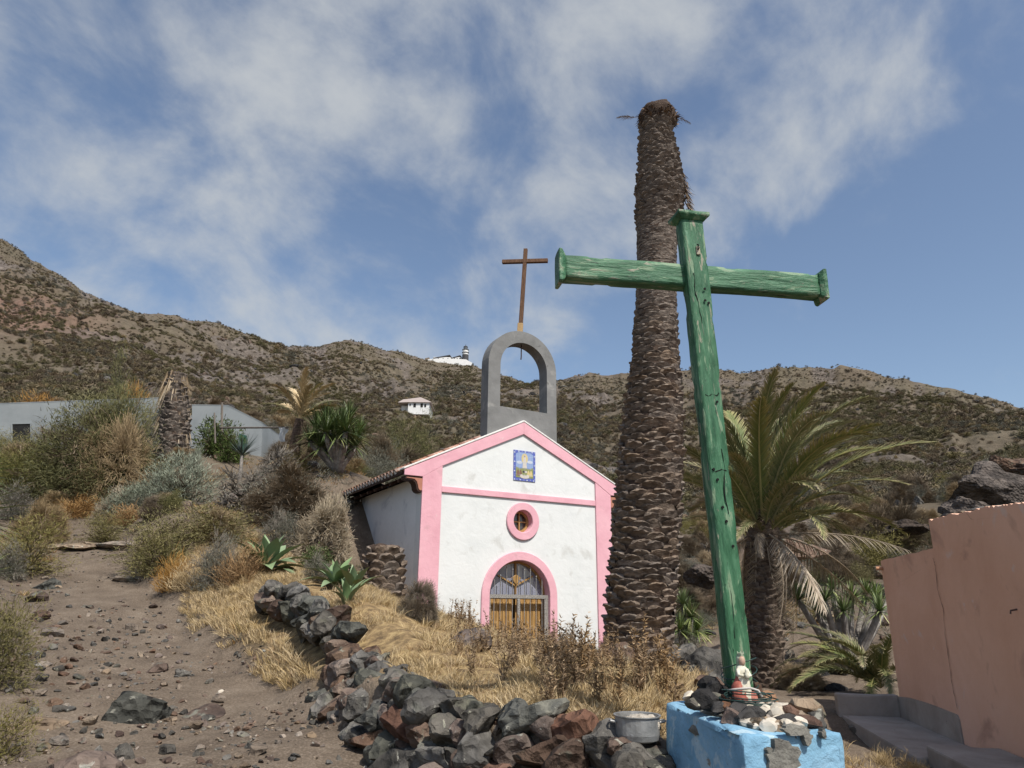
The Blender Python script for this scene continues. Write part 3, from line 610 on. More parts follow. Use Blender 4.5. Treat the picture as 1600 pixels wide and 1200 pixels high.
tx = (up_o.matrix_local.inverted() @ ((cp_(bl) + cp_(br)) / 2))
mid = Lb * .5
cbm = Mb @ Matrix.Translation((0, .004, 0))
m_gh2 = m_gv
plank('crossbar', cbm, [(.0, .150, .088), (Lb, .148, .088)], m_gv, 70, seed=4)
def cap(nm, Mx, a, b, h, seed):            # flared plate: small face a, big face b
    v = []; 
    for (w, d), z in ((a, 0), (b, h * .55), (b, h)):
        v += [(x * w / 2, y * d / 2, z) for x, y in ((-1, -1), (1, -1), (1, 1), (-1, 1))]
    f = [(3, 2, 1, 0), (8, 9, 10, 11)] + [(j * 4 + i, j * 4 + (i + 1) % 4, j * 4 + 4 + (i + 1) % 4, j * 4 + 4 + i) for j in (0, 1) for i in range(4)]
    mb = MB().add(v, f); me = mb.mesh(nm, m_gc, bevel=.004); rough_up(me, 2, .003, 14, seed); o = obj(nm, me, gc_); o.matrix_local = Mx; return o
cap('end_cap', Mb @ Matrix.Translation((0, .0, .006)) @ Matrix.Rotation(math.pi, 4, 'X'), (.15, .09), (.215, .14), .045, 1)
cap('end_cap', Mb @ Matrix.Translation((0, .0, Lb - .006)), (.15, .09), (.205, .14), .045, 2)
cap('top_cap', Mp @ Matrix.Translation((0, 0, Lp - .004)), (.155, .10), (.215, .16), .05, 3)
# small metal hook near the top, nail holes
m_black = M('nail_black', [(.006, .006, .006), (.012, .012, .012)], 9, bump=0)
m_bone = M('pale_plate', [(.30, .27, .2), (.42, .38, .3)], 40, bump=.4)
ob = MB().box((-.012, -.006, -.03), (.014, .004, .03)).build('nail_plate', m_bone, gc_, bevel=.003); ob.matrix_local = Mp @ Matrix.Translation((.012, -.050, Lp - .22))
ob = MB().tube([(0, 0, .02), (0, -.012, .01), (0, -.014, -.012), (0, -.002, -.018)], .0045, 6).build('hook', m_black, gc_); ob.matrix_local = Mp @ Matrix.Translation((.01, -.055, Lp - .20))
for i in range(9):
    t = random.uniform(.4, Lp - .15); w = .045
    ob = MB().lathe([(.001, .0), (.008, .001), (.008, .006)], 7).build('nail_hole', m_black, gc_); ob.matrix_local = Mp @ Matrix.Translation((random.uniform(-w, w), -.0505, t)) @ Matrix.Rotation(math.pi / 2, 4, 'X')

for k_, pts in enumerate((((-.045, 1.64), (-.02, 1.63), (.0, 1.645), (.03, 1.635), (.055, 1.66)), ((-.03, 2.42), (-.036, 2.3), (-.02, 2.2), (-.01, 2.05)), ((.02, .95), (.012, 1.1), (.03, 1.2), (.022, 1.36)), ((-.05, 1.2), (-.03, 1.185), (.01, 1.2), (.05, 1.19)), ((-.02, .3), (-.012, .45), (-.025, .6), (-.015, .72)))):
    mb = MB(); r_ = random.Random(k_); fine = []
    for a, b in zip(pts[:-1], pts[1:]): fine += [(a[0] + (b[0] - a[0]) * i / 4 + r_.uniform(-.003, .003), a[1] + (b[1] - a[1]) * i / 4) for i in range(4)]
    mb.tube([(x, 0, z) for x, z in fine], [r_.uniform(.0012, .004) for _ in fine], 5); o_ = mb.build('paint_crack', m_black, gc_); o_.matrix_local = Mp @ Matrix.Translation((0, -.0475, 0))
m_blue = M('chipped_blue_limewash', [(.135, .27, .39), (.18, .345, .475), (.225, .40, .54), (.32, .48, .58)], 4.5, rough=.85, bump=.9, bscale=16, bdist=.02, lo=.28, hi=.74,
           spots=[((.36, .49, .56), 5, .55, .05), ((.24, .22, .19), 3.4, .64, .012), ((.15, .14, .125), 9, .67, .02)])
m_conc = M('bare_concrete', [(.10, .095, .085), (.17, .165, .145), (.25, .24, .21)], 14, rough=.95, bump=.8, bscale=40)
TZ = 1.0
def lvl(px, py, z):                        # seen point at a known height
    d = ray(px, py); return Vector((0, 0, ZC)) + d * ((z - ZC) / d.z)
zt_ = at(1165, 1143, 3.45).z
q1, q2, q3 = lvl(1160, 1149, zt_ + 0), lvl(1316, 1142, zt_), lvl(1040, 1096, zt_ + .02)
q4 = q2 + (q3 - q1) * 1.05 + Vector((.05, .1, 0))
pcx = (q1 + q2 + q3 + q4) / 4; pbz = .35
pd = thing('pedestal', 'chunky chipped sky blue masonry pedestal holding the green cross', 'pedestal', (pcx.x, pcx.y, pbz))
top = [q1, q2, q4, q3]
def pedestal_mesh():
    bm = bmesh.new(); rings = []
    for z, k in ((zt_ - pbz, 1.0), (.30, 1.09), (-.25, 1.2)):
        rr_ = []
        for p in top:
            v = Vector((p.x - pcx.x, p.y - pcx.y, 0)); v *= k; rr_.append(bm.verts.new((v.x, v.y, z + ((p.z - zt_) if z > .4 else 0))))
        rings.append(rr_)
    bm.faces.new(rings[0]); bm.faces.new(rings[-1][::-1])
    for a, b in zip(rings[:-1], rings[1:]):
        for i in range(4): bm.faces.new((a[i], b[i], b[(i + 1) % 4], a[(i + 1) % 4]))
    bmesh.ops.recalc_face_normals(bm, faces=bm.faces)
    bmesh.ops.bevel(bm, geom=[e for e in bm.edges], offset=.03, segments=2, affect='EDGES', profile=.6)
    bmesh.ops.triangulate(bm, faces=bm.faces)
    for _ in range(5): bmesh.ops.subdivide_edges(bm, edges=[e for e in bm.edges if e.calc_length() > .035], cuts=1)
    from mathutils import noise as mn
    bm.normal_update()
    for v in bm.verts:
        n = mn.fractal(v.co * 5, 1, 2, 5); n2 = mn.noise(v.co * 2.3 + Vector((4, 1, 2)))
        chip = -.012 if mn.noise(v.co * 4.1 + Vector((9, 2, 5))) > .33 else 0
        v.co += v.normal * (.016 * n + .02 * n2 + chip)
    me = bpy.data.meshes.new('masonry_block'); bm.to_mesh(me); bm.free(); me.materials.append(m_blue)
    for p in me.polygons: p.use_smooth = True
    return me
obj('masonry_block', pedestal_mesh(), pd)
def scab(cx, cy, r, mat, nm, seed, asp=1.0, face=(q1, q2)):     # patch of lost render on the lit front face
    a, b = face; t = (b - a); t.z = 0; t.normalize(); n = Vector((t.y, -t.x, 0)); 
    rs = random.Random(seed); pts = []
    o = lvl(cx, cy, 0); # intersect the view with the leaning front face plane
    bl_ = Vector((q1.x - pcx.x, q1.y - pcx.y, 0)) * 1.09 + Vector((pcx.x, pcx.y, pbz + .30)); nn = t.cross(Vector((bl_ - Vector((a.x, a.y, zt_))))).normalized()
    if nn.y > 0: nn = -nn
    d = ray(cx, cy); c = Vector((0, 0, ZC)); s_ = (Vector((a.x, a.y, zt_)) - c).dot(nn) / d.dot(nn); p0 = c + d * s_
    v_ = nn.cross(t).normalized(); ring = []
    for i in range(22):
        an = 2 * math.pi * i / 22; rr_ = r * rs.uniform(.7, 1.15); ring.append(p0 + t * (rr_ * math.cos(an) * asp) + v_ * (rr_ * math.sin(an)) + nn * .022)
    V = [p - Vector((pcx.x, pcx.y, pbz)) for p in ring]; V2 = [p + (-nn) * .03 for p in V]
    n_ = len(V); f = [tuple(range(n_))] + [(i, (i + 1) % n_, n_ + (i + 1) % n_, n_ + i) for i in range(n_)]
    MB().add(V + V2, f).build(nm, mat, pd)
scab(1222, 1187, .085, m_conc, 'bare_patch', 1, 1.0); scab(1258, 1152, .03, m_conc, 'bare_patch', 2, .8); scab(1283, 1146, .02, m_conc, 'bare_patch', 3, .6); scab(1240, 1140, .022, m_conc, 'bare_patch', 4, 3.5); scab(1198, 1172, .012, m_conc, 'bare_patch', 5, 1.2)

# ---------------------------------------------------------------- stones
def rock_mesh(nm, seed, mat, sub=3, planes=11, noise_=.05, squash=(1, .85, .75)):
    from mathutils import noise as mn
    rs = random.Random(seed); bm = bmesh.new(); bmesh.ops.create_icosphere(bm, subdivisions=sub, radius=.62)
    PL = []
    for i in range(planes):
        n = Vector((rs.gauss(0, 1), rs.gauss(0, 1), rs.gauss(0, 1))).normalized(); PL.append((n, rs.uniform(.30, .46)))
    for v in bm.verts:
        for _ in range(2):
            for n, d in PL:
                e = v.co.dot(n) - d
                if e > 0: v.co -= n * e * .95
        o = Vector((seed * 3.7, 1, 2)); k = mn.fractal(v.co * 3.1 + o, 1, 2, 4)
        v.co += v.co.normalized() * noise_ * k
        v.co.x *= squash[0]; v.co.y *= squash[1]; v.co.z *= squash[2]
    me = bpy.data.meshes.new(nm); bm.to_mesh(me); bm.free(); me.materials.append(mat)
    me.shade_smooth() if False else None
    for p in me.polygons: p.use_smooth = True
    try: me.set_sharp_from_angle(angle=math.radians(28))
    except Exception: pass
    return me
def rockmat(nm, cols, vary=.3, lich=True):
    return M(nm, cols, 2.6, rough=.92, bump=1.0, bscale=7, bdist=.07, world=True, vary=vary, vor=11, spec=.15, lo=.33, hi=.68,
             spots=([((.30, .29, .24), 11, .62, .05), ((.15, .145, .115), 4.3, .58, .08), ((.03, .027, .024), 14, .64, .05)] if lich else []))
m_basalt = rockmat('grey_basalt', [(.036, .033, .029), (.082, .076, .067), (.135, .125, .11), (.19, .175, .155)])
m_green_b = rockmat('greenish_basalt', [(.036, .036, .031), (.078, .078, .067), (.135, .133, .115)])
m_brownr = rockmat('brown_volcanic_rock', [(.065, .045, .036), (.13, .092, .072), (.205, .155, .12)])
m_redr = rockmat('reddish_scoria', [(.07, .038, .028), (.125, .072, .052), (.175, .115, .085)], lich=False)
m_black_l = rockmat('black_lava', [(.018, .017, .017), (.04, .038, .037), (.075, .07, .066)], lich=False)
m_tan = rockmat('tan_stone', [(.12, .095, .073), (.21, .165, .125), (.30, .245, .19)])
m_whitep = M('pale_pebble', [(.33, .28, .21), (.48, .43, .35), (.58, .53, .45)], 8, rough=.8, bump=.3, world=True, vary=.15)
RM = {}
for nm, mt in (('basalt', m_basalt), ('greenish', m_green_b), ('brown', m_brownr), ('red', m_redr), ('tan', m_tan)):
    RM[nm] = [rock_mesh('stone', 11 * i + len(nm), mt, 3, 8 + i % 4, .085) for i in range(5)]
RMs = {}
for nm, mt in (('basalt', m_basalt), ('brown', m_brownr), ('red', m_redr), ('tan', m_tan), ('black', m_black_l), ('white', m_whitep)):
    RMs[nm] = [rock_mesh('pebble', 7 * i + len(nm) + 3, mt, 2, 9, .04, (1, .8, .62)) for i in range(4)]
# dry stone wall: every stone is a part
wl = [tuple(at(*q))[:2] for q in ((422, 930, 9.3), (470, 950, 8.6), (510, 978, 7.7), (545, 1005, 7.0))] + [(-1.13, 6.3), (-.83, 5.68), (-.48, 5.12), (-.03, 4.75), (.45, 4.5), (.80, 4.36)]
wall0 = Vector((wl[5][0], wl[5][1], gz(*wl[5])))
dw = thing('dry_stone_wall', 'rough dry stone wall of grey and brown volcanic rocks below the dry grass', 'wall', wall0)
seg = [math.dist(a, b) for a, b in zip(wl[:-1], wl[1:])]; tot_l = sum(seg)
def along(s):
    for (a, b), l in zip(zip(wl[:-1], wl[1:]), seg):
        if s <= l: break
        s -= l
    t = s / l; tx_, ty_ = (b[0] - a[0]) / l, (b[1] - a[1]) / l
    return a[0] + (b[0] - a[0]) * t, a[1] + (b[1] - a[1]) * t, (-ty_, tx_)     # normal to the terrace side
rs = random.Random(5)
def stone_at(x, y, z, s, kind, fl=.8):
    o = obj('stone', rs.choice(RM[kind]), dw, Vector((x, y, z)) - wall0, (rs.uniform(-.5, .5), rs.uniform(-.5, .5), rs.uniform(0, 6.3)))
    o.scale = (s * rs.uniform(.95, 1.3), s * rs.uniform(.85, 1.1), s * rs.uniform(.75, 1.0) * fl / .8); return o
def kindpick(): return rs.choices(('basalt', 'greenish', 'brown', 'red', 'tan'), (5, 1.1, 3.8, .35, .25))[0]
split = sum(seg[:3])
s_ = 0
while s_ < tot_l:
    x, y, n = along(s_); zt0 = gz(x + n[0] * .45, y + n[1] * .45); low = s_ < split
    zf = gz(x - n[0] * .45, y - n[1] * .45)
    big = .29 if low else .275
    if low:
        for j in range(2):
            z = max(zt0, zf) + (-.04 + .15 * j); q = rs.uniform(-.1, .1); stone_at(x + n[0] * q, y + n[1] * q, z, big * rs.uniform(.75, 1.25), rs.choice(('basalt', 'basalt', 'greenish', 'brown')), .85)
        s_ += big * .74
    else:
        H = max(zt0 - .06 - zf, .34 if y > 5.6 else 0); zf = zt0 - .06 - H; nz_ = max(3, int(round(H / .125)))
        for j in range(nz_):
            z = zf + .05 + H * j / (nz_ - 1) * .93; back = -.17 + .20 * j / (nz_ - 1)
            sz = big * rs.uniform(.72, 1.3) * (1.12 if j < nz_ - 1 else 1.0); off = rs.uniform(-.06, .06) + back; dx = rs.uniform(-.07, .07)
            stone_at(x + n[0] * off + n[1] * dx, y + n[1] * off - n[0] * dx, z + rs.uniform(-.03, .03), sz, kindpick())
        if rs.random() < .75: stone_at(x + n[0] * .18, y + n[1] * .18, zt0 - .07, big * rs.uniform(.6, 1.05), kindpick())
        s_ += big * .58
# stones spilled at the wall end near the pedestal and by the pot
for px, py, Y_, s, k in ((1000, 1192, 4.1, .17, 'basalt'), (1026, 1178, 4.3, .10, 'brown'), (1036, 1192, 4.2, .11, 'basalt'), (968, 1168, 4.25, .12, 'brown'), (985, 1200, 3.95, .16, 'basalt'), (935, 1135, 4.75, .15, 'brown'), (1024, 1200, 4.0, .11, 'greenish'), (1038, 1166, 4.45, .09, 'tan')):
    p = at(px, py, Y_); stone_at(p.x, p.y, p.z, s * 1.25, k)
# boulders by the palm foot
for i, (px, py, Y_, s, k, lab) in enumerate(((1065, 1050, 7.6, .42, 'basalt', 'pale grey boulder lying at the foot of the tall bare palm trunk'), (1112, 1060, 7.2, .40, 'basalt', 'grey boulder between the bare palm foot and the green cross'), (1135, 1062, 6.6, .28, 'basalt', 'small dark grey boulder touching the left edge of the green cross'), (1100, 1082, 6.0, .22, 'brown', 'brown lump of rock in dry weeds left of the blue pedestal'), (735, 1035, 7.4, .30, 'brown', 'brown rock half hidden in the dry grass below the chapel door'),
    (960, 1058, 6.9, .30, 'brown', 'brown rock among weeds at the left foot of the bare palm'))):
    p = on(px, py, Y_); o = obj('boulder', RM[k][i % 5], None, (p.x, p.y, p.z + s * .18), (.2, .1, i), s * 1.3); tag(o, lab, 'boulder')
# path boulders and loose stones
g1 = rock_mesh('boulder', 77, m_green_b, 4, 10, .06, (1.25, .95, .62)); g2 = rock_mesh('boulder', 78, m_tan, 4, 8, .05, (1.3, 1, .36)); g3 = rock_mesh('boulder', 79, m_brownr, 4, 9, .05, (1.2, 1, .5))
for me_, px, py, Y_, s, lab in ((g1, 212, 1108, 6.75, .56, 'dark greenish boulder bedded in the middle of the dirt path'), (g2, 62, 1118, 6.3, .42, 'smooth pale flat boulder bedded at the left side of the path'), (g3, 148, 1180, 5.45, .42, 'low brown rock bedded in the path below the dark boulder'),
        (g3, 312, 1105, 6.5, .30, 'low grey rock to the right of the dark path boulder'), (g2, 200, 890, 13.1, .6, 'flat grey rock at the far right edge of the path'), (g1, 74, 905, 12.2, .4, 'dark rock at the left edge of the path below the bushes')):
    p = hit(px, py + 14); tag(obj('boulder', me_, None, (p.x, p.y, p.z - s * .04), (.05, .1, random.uniform(0, 6)), s), lab, 'boulder')
for i, px in enumerate((108, 150, 190)):
    p = hit(px, 858 - 2 * i); tag(obj('ledge_rock', g2, None, (p.x, p.y, p.z + .02), (.05, 0, i * 1.3), (1.0, .62, .5)), ('leftmost', 'middle', 'rightmost')[i] + ' of the pale flat ledge rocks across the path head', 'rock', 'ledge rocks across the path')
spots_ = [(95, 1163, 5.6, .12, 'tan', 'squared tan stone on the path near the left bottom corner'), (262, 1178, 5.5, .11, 'basalt', 'upright grey stone on the near end of the path'), (186, 1152, 5.75, .07, 'red', 'small orange brick fragment on the path in front of the dark boulder'), (195, 1185, 5.4, .13, 'basalt', 'angular pale grey stone in the near part of the path'),
          (305, 1140, 5.95, .11, 'tan', 'flat tan stone right of and below the dark path boulder'), (345, 1082, 7.1, .042, 'white', 'small white pebble alone on the path right of the boulder'), (245, 1050, 8.0, .16, 'brown', 'brown clod lying in mid path behind the dark boulder'), (284, 1058, 7.8, .13, 'basalt', 'flat dark stone in mid path, right of the brown clod'),
          (55, 940, 10.4, .26, 'brown', 'brown block on the left bank edge of the path'), (82, 995, 9.1, .2, 'tan', 'flat tan slab at the left edge of the path'), (60, 970, 9.7, .2, 'brown', 'small brown block beside the left path edge'), (400, 1178, 5.5, .12, 'tan', 'flat pale stone on the smooth right part of the path'), (205, 985, 9.6, .16, 'tan', 'flat tan stone half way along the path'), (238, 950, 10.6, .12, 'brown', 'brown stone on the right half of the upper path')]
for px, py, Y_, s, k, lab in spots_:
    p = hit(px, py); tag(obj('loose_stone', random.choice(RMs[k]), None, (p.x, p.y, p.z + s * .15), (random.uniform(-.3, .3), random.uniform(-.3, .3), random.uniform(0, 6)), s * 1.25), lab, 'stone')
rs2 = random.Random(3)
n_ = 0
while n_ < 150:
    px = rs2.uniform(0, 520); py = rs2.uniform(900, 1195); p = hit(px, py)
    x, y = np.array([p.x]), np.array([p.y])
    if -sdist(x, y, edge)[0] > -.05: continue
    if rs2.random() < .5 and px > 330: continue
    s = rs2.uniform(.035, .09) * (1.5 if rs2.random() < .12 else 1) * (1.0 + .4 * (px < 150))
    k = rs2.choices(('basalt', 'brown', 'tan', 'red'), (3, 3, 2.2, .15))[0]
    o = obj('loose_stone', rs2.choice(RMs[k]), None, (p.x, p.y, gz(p.x, p.y) + s * .1), (rs2.uniform(-.4, .4), rs2.uniform(-.4, .4), rs2.uniform(0, 6)), s * 1.2)
    zone = 'by the left edge of the ' if px < 110 else 'in the middle of the ' if px < 290 else 'on the right half of the '
    far_ = 'upper path' if py < 985 else 'path behind the dark boulder' if py < 1085 else 'path beside the dark boulder' if py < 1140 else 'near end of the path'
    tag(o, f"small {dict(basalt='grey', brown='brown', tan='tan', red='reddish')[k]} stone lying loose {zone}{far_}", 'stone', 'loose stones on the path'); n_ += 1
# stones on the pedestal
def ontop(px, py, dz=0):                  # the stones lie on a low mound of mortar round the cross foot
    return at(px, py, float(np.interp(py, (1070, 1090, 1112, 1142), (4.12, 3.94, 3.72, 3.50))))
mo = MB().lathe([(.33, -.06), (.28, .02), (.20, .05), (.10, .07), (.01, .075)], 20, (0, 0, 0), 1.1, .8).mesh('mortar_mound', m_conc, True); rough_up(mo, 1, .02, 6, 2)
o_ = obj('mortar_mound', mo, pd, (cb.x - pcx.x + .06, cb.y - pcx.y - .06, zt_ - pbz - .02))
tops = [(1076, 1090, .065, 'white', 'white chalky stone on the far left corner of the blue pedestal'), (1090, 1095, .08, 'basalt', 'grey stone beside the white one on the pedestal corner'), (1108, 1096, .12, 'black', 'largest black stone on the left edge of the blue pedestal top'), (1122, 1108, .07, 'black', 'black stone touching the large black one on the pedestal edge'), (1133, 1108, .075, 'red', 'orange red stone on the left edge of the blue pedestal top'),
        (1144, 1120, .085, 'red', 'long reddish stone on the front left edge of the blue pedestal'), (1152, 1108, .11, 'black', 'rounded dark stone in front of the cross foot'), (1135, 1096, .07, 'red', 'reddish brick chip behind the orange stone on the pedestal'), (1123, 1090, .06, 'basalt', 'small grey stone left of the cross foot'), (1170, 1122, .11, 'black', 'dark lump at the middle of the pedestal front edge'),
        (1300, 1128, .0, '', ''), (1229, 1129, .09, 'black', 'dark stone right of the white pebbles on the pedestal'), (1245, 1127, .085, 'white', 'smooth round cream pebble near the pedestal front edge'), (1262, 1128, .09, 'red', 'dark red stone near the right end of the pedestal'), (1276, 1126, .08, 'basalt', 'grey stone at the right end of the pedestal top'), (1262, 1111, .13, 'tan', 'large tan rounded stone at the back right of the pedestal'), (1243, 1118, .085, 'red', 'reddish brown stone behind the cream pebble'), (1270, 1118, .08, 'basalt', 'slate grey flat stone behind the dark red one'), (1118, 1080, .10, 'black', 'black lava lump behind the left stones near the cross'), (1110, 1072, .10, 'black', 'black lava lump topmost behind the left pedestal stones'), (1128, 1078, .09, 'black', 'black rough stone against the left side of the cross')]
for px, py, s, k, lab in tops:
    if not k: continue
    p = ontop(px, py); tag(obj('pedestal_stone', random.choice(RMs[k]), None, (p.x, p.y, p.z), (random.uniform(-.3, .3), random.uniform(-.3, .3), random.uniform(0, 6)), s * 1.42), lab, 'stone', 'stones laid on the pedestal')
for i in range(74):
    px = rs2.uniform(1164, 1256); py = rs2.uniform(1104, 1138) - abs(px - 1205) * .05; p = ontop(px, py); s = rs2.uniform(.035, .065)
    k = rs2.choices(('white', 'tan', 'basalt'), (6, 2, 1))[0]
    tag(obj('pebble', rs2.choice(RMs[k]), None, (p.x, p.y, p.z), (rs2.uniform(-.4, .4), rs2.uniform(-.4, .4), rs2.uniform(0, 6)), s * 1.5), {'white': 'small cream pebble in the heap on the blue pedestal', 'tan': 'small tan pebble in the heap on the blue pedestal', 'basalt': 'small grey pebble in the heap on the blue pedestal'}[k], 'pebble', 'pebbles heaped on the pedestal')

# ---------------------------------------------------------------- palms, shrubs and succulents
def mtone(nm, cols, rough=.8, vary=.12, spec=.2): return M(nm, cols, attr='tone', rough=rough, bump=0, vary=vary, spec=spec)
m_trunk = M('old_palm_bark', [(.06, .046, .037), (.15, .116, .09), (.27, .215, .168)], 9, rough=.95, bump=.9, bscale=30, bdist=.02, world=True, vary=.22, stretch=(1, 1, 2.2))
m_core = M('palm_trunk_core', [(.035, .024, .018), (.075, .05, .037), (.12, .088, .066)], 7, rough=.95, bump=1, bscale=22, bdist=.03, world=True, stretch=(1, 1, 5))
m_fibre = mtone('palm_fibre', [(.045, .025, .017), (.13, .085, .058), (.29, .22, .155)], .9)
m_frond = mtone('palm_frond_leaf', [(.045, .066, .024), (.12, .15, .055), (.27, .245, .11), (.50, .395, .25)], .55, .18, .35)
m_dead = mtone('dead_frond', [(.10, .07, .045), (.25, .19, .125), (.42, .35, .26)], .9, .2)
m_rachis = M('frond_rachis', [(.16, .15, .06), (.26, .22, .10)], 4, rough=.6, bump=.2)
def base_mesh(seed):
    r_ = random.Random(seed); v = []; f = []; prof = ((-1, .14, .0), (-.62, .36, .30), (-.28, .5, .62), (-.02, .47, 1.0), (.07, .40, .93), (.16, .36, -.1)); m = 7
    for i, (z, hw, o) in enumerate(prof):
        for k in range(m):
            u = (k / (m - 1)) * 2 - 1; jit = r_.uniform(-.10, .10)
            v.append((u * hw, o * (1 - .6 * abs(u) ** 2.2) - (.14 if abs(u) == 1 else 0) + jit, z + (-.22 * u * u if 1 < i < 5 else 0) + (r_.uniform(-.08, .08) if i > 1 else 0)))
    for i in range(len(prof) - 1):
        for k in range(m - 1): f.append((i * m + k, i * m + k + 1, (i + 1) * m + k + 1, (i + 1) * m + k))
    return v, f
BV = [base_mesh(i) for i in range(6)]
BM = [mesh_np('leaf_base', v, f, m_trunk, False) for v, f in BV]
for b in BM:
    for p in b.polygons: p.use_smooth = True
    try: b.set_sharp_from_angle(angle=math.radians(45))
    except Exception: pass
def palm_trunk(root, axis, radii, rowstep, wbase, out, nparts, seed, cam_xy=(0, 0), jit=1.0):
    """axis: points from foot to top; radii along; functions of relative height give row spacing, boss width, boss depth"""
    r_ = random.Random(seed); hs = [0]
    for a, b in zip(axis[:-1], axis[1:]): hs.append(hs[-1] + (b - a).length)
    H = hs[-1]; O = root.location
    def pos(h): return Vector([np.interp(h, hs, [p[i] for p in axis]) for i in range(3)])
    n = 22; rows = 60; V = []
    for i in range(rows + 1):
        h = H * i / rows; p = pos(h) - O; R = np.interp(h, hs, radii)
        V += [(p.x + R * math.cos(2 * math.pi * k / n), p.y + R * math.sin(2 * math.pi * k / n), p.z) for k in range(n)]
    fc = [(i * n + k, i * n + (k + 1) % n, (i + 1) * n + (k + 1) % n, (i + 1) * n + k) for i in range(rows) for k in range(n)] + [tuple(rows * n + k for k in range(n))]
    obj('trunk', mesh_np('trunk', V, fc, m_core, True), root)
    items = []; h = .02; j = 0
    while h < H:
        R = np.interp(h, hs, radii); q = h / H; w = wbase(q); c = max(7, int(round(2 * math.pi * R / w))); st = rowstep(q)
        for k in range(c):
            ph = 2 * math.pi * (k + .5 * (j % 2) + jit * r_.uniform(-.24, .24)) / c; hh = h + jit * r_.uniform(-.38, .38) * st
            items.append((hh, ph, R, 2 * math.pi * R / c * r_.uniform(1.0, 1.3), st * r_.uniform(1.35, 2.1), out(q) * r_.uniform(.6, 1.45), r_.randrange(6), r_.uniform(-.12, .12)))
        h += st; j += 1
    def vis(it):
        p = pos(it[0]); d = Vector((cam_xy[0] - p.x, cam_xy[1] - p.y)).normalized(); return d.x * math.cos(it[1]) + d.y * math.sin(it[1])
    order = sorted(items, key=lambda it: -(it[3] * it[4] * (1 if vis(it) > .12 else 0)))
    parts = order[:nparts]; rest = order[nparts:]; AV = []; AF = []; nb = 0
    for it in parts + rest:
        hh, ph, R, w, hgt, o, kd, tl = it; p = pos(hh) - O
        M_ = Matrix.Translation((p.x + R * .96 * math.cos(ph), p.y + R * .96 * math.sin(ph), p.z)) @ Matrix.Rotation(ph - math.pi / 2, 4, 'Z') @ Matrix.Rotation(tl, 4, 'Y') @ Matrix.Diagonal((w, o, hgt, 1))
        if it in parts[:0] or nb < nparts:
            ob = obj('leaf_base', BM[kd], root); ob.matrix_local = M_
        else:
            v, f = BV[kd]; A_ = np.array(M_); vv = np.c_[np.array(v), np.ones(len(v))] @ A_.T; b = len(AV) * len(v); AV.append(vv[:, :3]); AF.append(np.array(f) + b)
        nb += 1
    if AV:
        o = obj('leaf_bases', mesh_np('leaf_bases', np.concatenate(AV), np.concatenate(AF), m_trunk, True), root); o['kind'] = 'stuff'
        try: o.data.set_sharp_from_angle(angle=math.radians(45))
        except Exception: pass
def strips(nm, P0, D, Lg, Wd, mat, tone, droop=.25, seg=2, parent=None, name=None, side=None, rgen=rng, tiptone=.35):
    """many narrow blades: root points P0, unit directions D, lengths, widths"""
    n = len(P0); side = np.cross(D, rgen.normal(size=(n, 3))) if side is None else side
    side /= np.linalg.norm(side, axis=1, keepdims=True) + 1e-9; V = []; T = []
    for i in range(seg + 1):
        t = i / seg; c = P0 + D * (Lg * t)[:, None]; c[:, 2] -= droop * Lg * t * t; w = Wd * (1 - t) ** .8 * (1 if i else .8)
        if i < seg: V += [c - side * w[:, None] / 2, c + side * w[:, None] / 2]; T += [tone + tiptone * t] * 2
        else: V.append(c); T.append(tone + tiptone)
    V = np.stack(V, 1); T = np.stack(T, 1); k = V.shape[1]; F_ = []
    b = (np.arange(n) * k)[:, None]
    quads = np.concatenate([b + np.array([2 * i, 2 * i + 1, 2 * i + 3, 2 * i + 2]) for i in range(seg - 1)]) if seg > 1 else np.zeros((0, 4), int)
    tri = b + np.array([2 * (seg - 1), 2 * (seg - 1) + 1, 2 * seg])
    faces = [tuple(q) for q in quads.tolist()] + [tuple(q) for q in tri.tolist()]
    return mesh_np(nm, V.reshape(-1, 3), faces, mat, False, dict(tone=np.clip(T, 0, 1).ravel()))
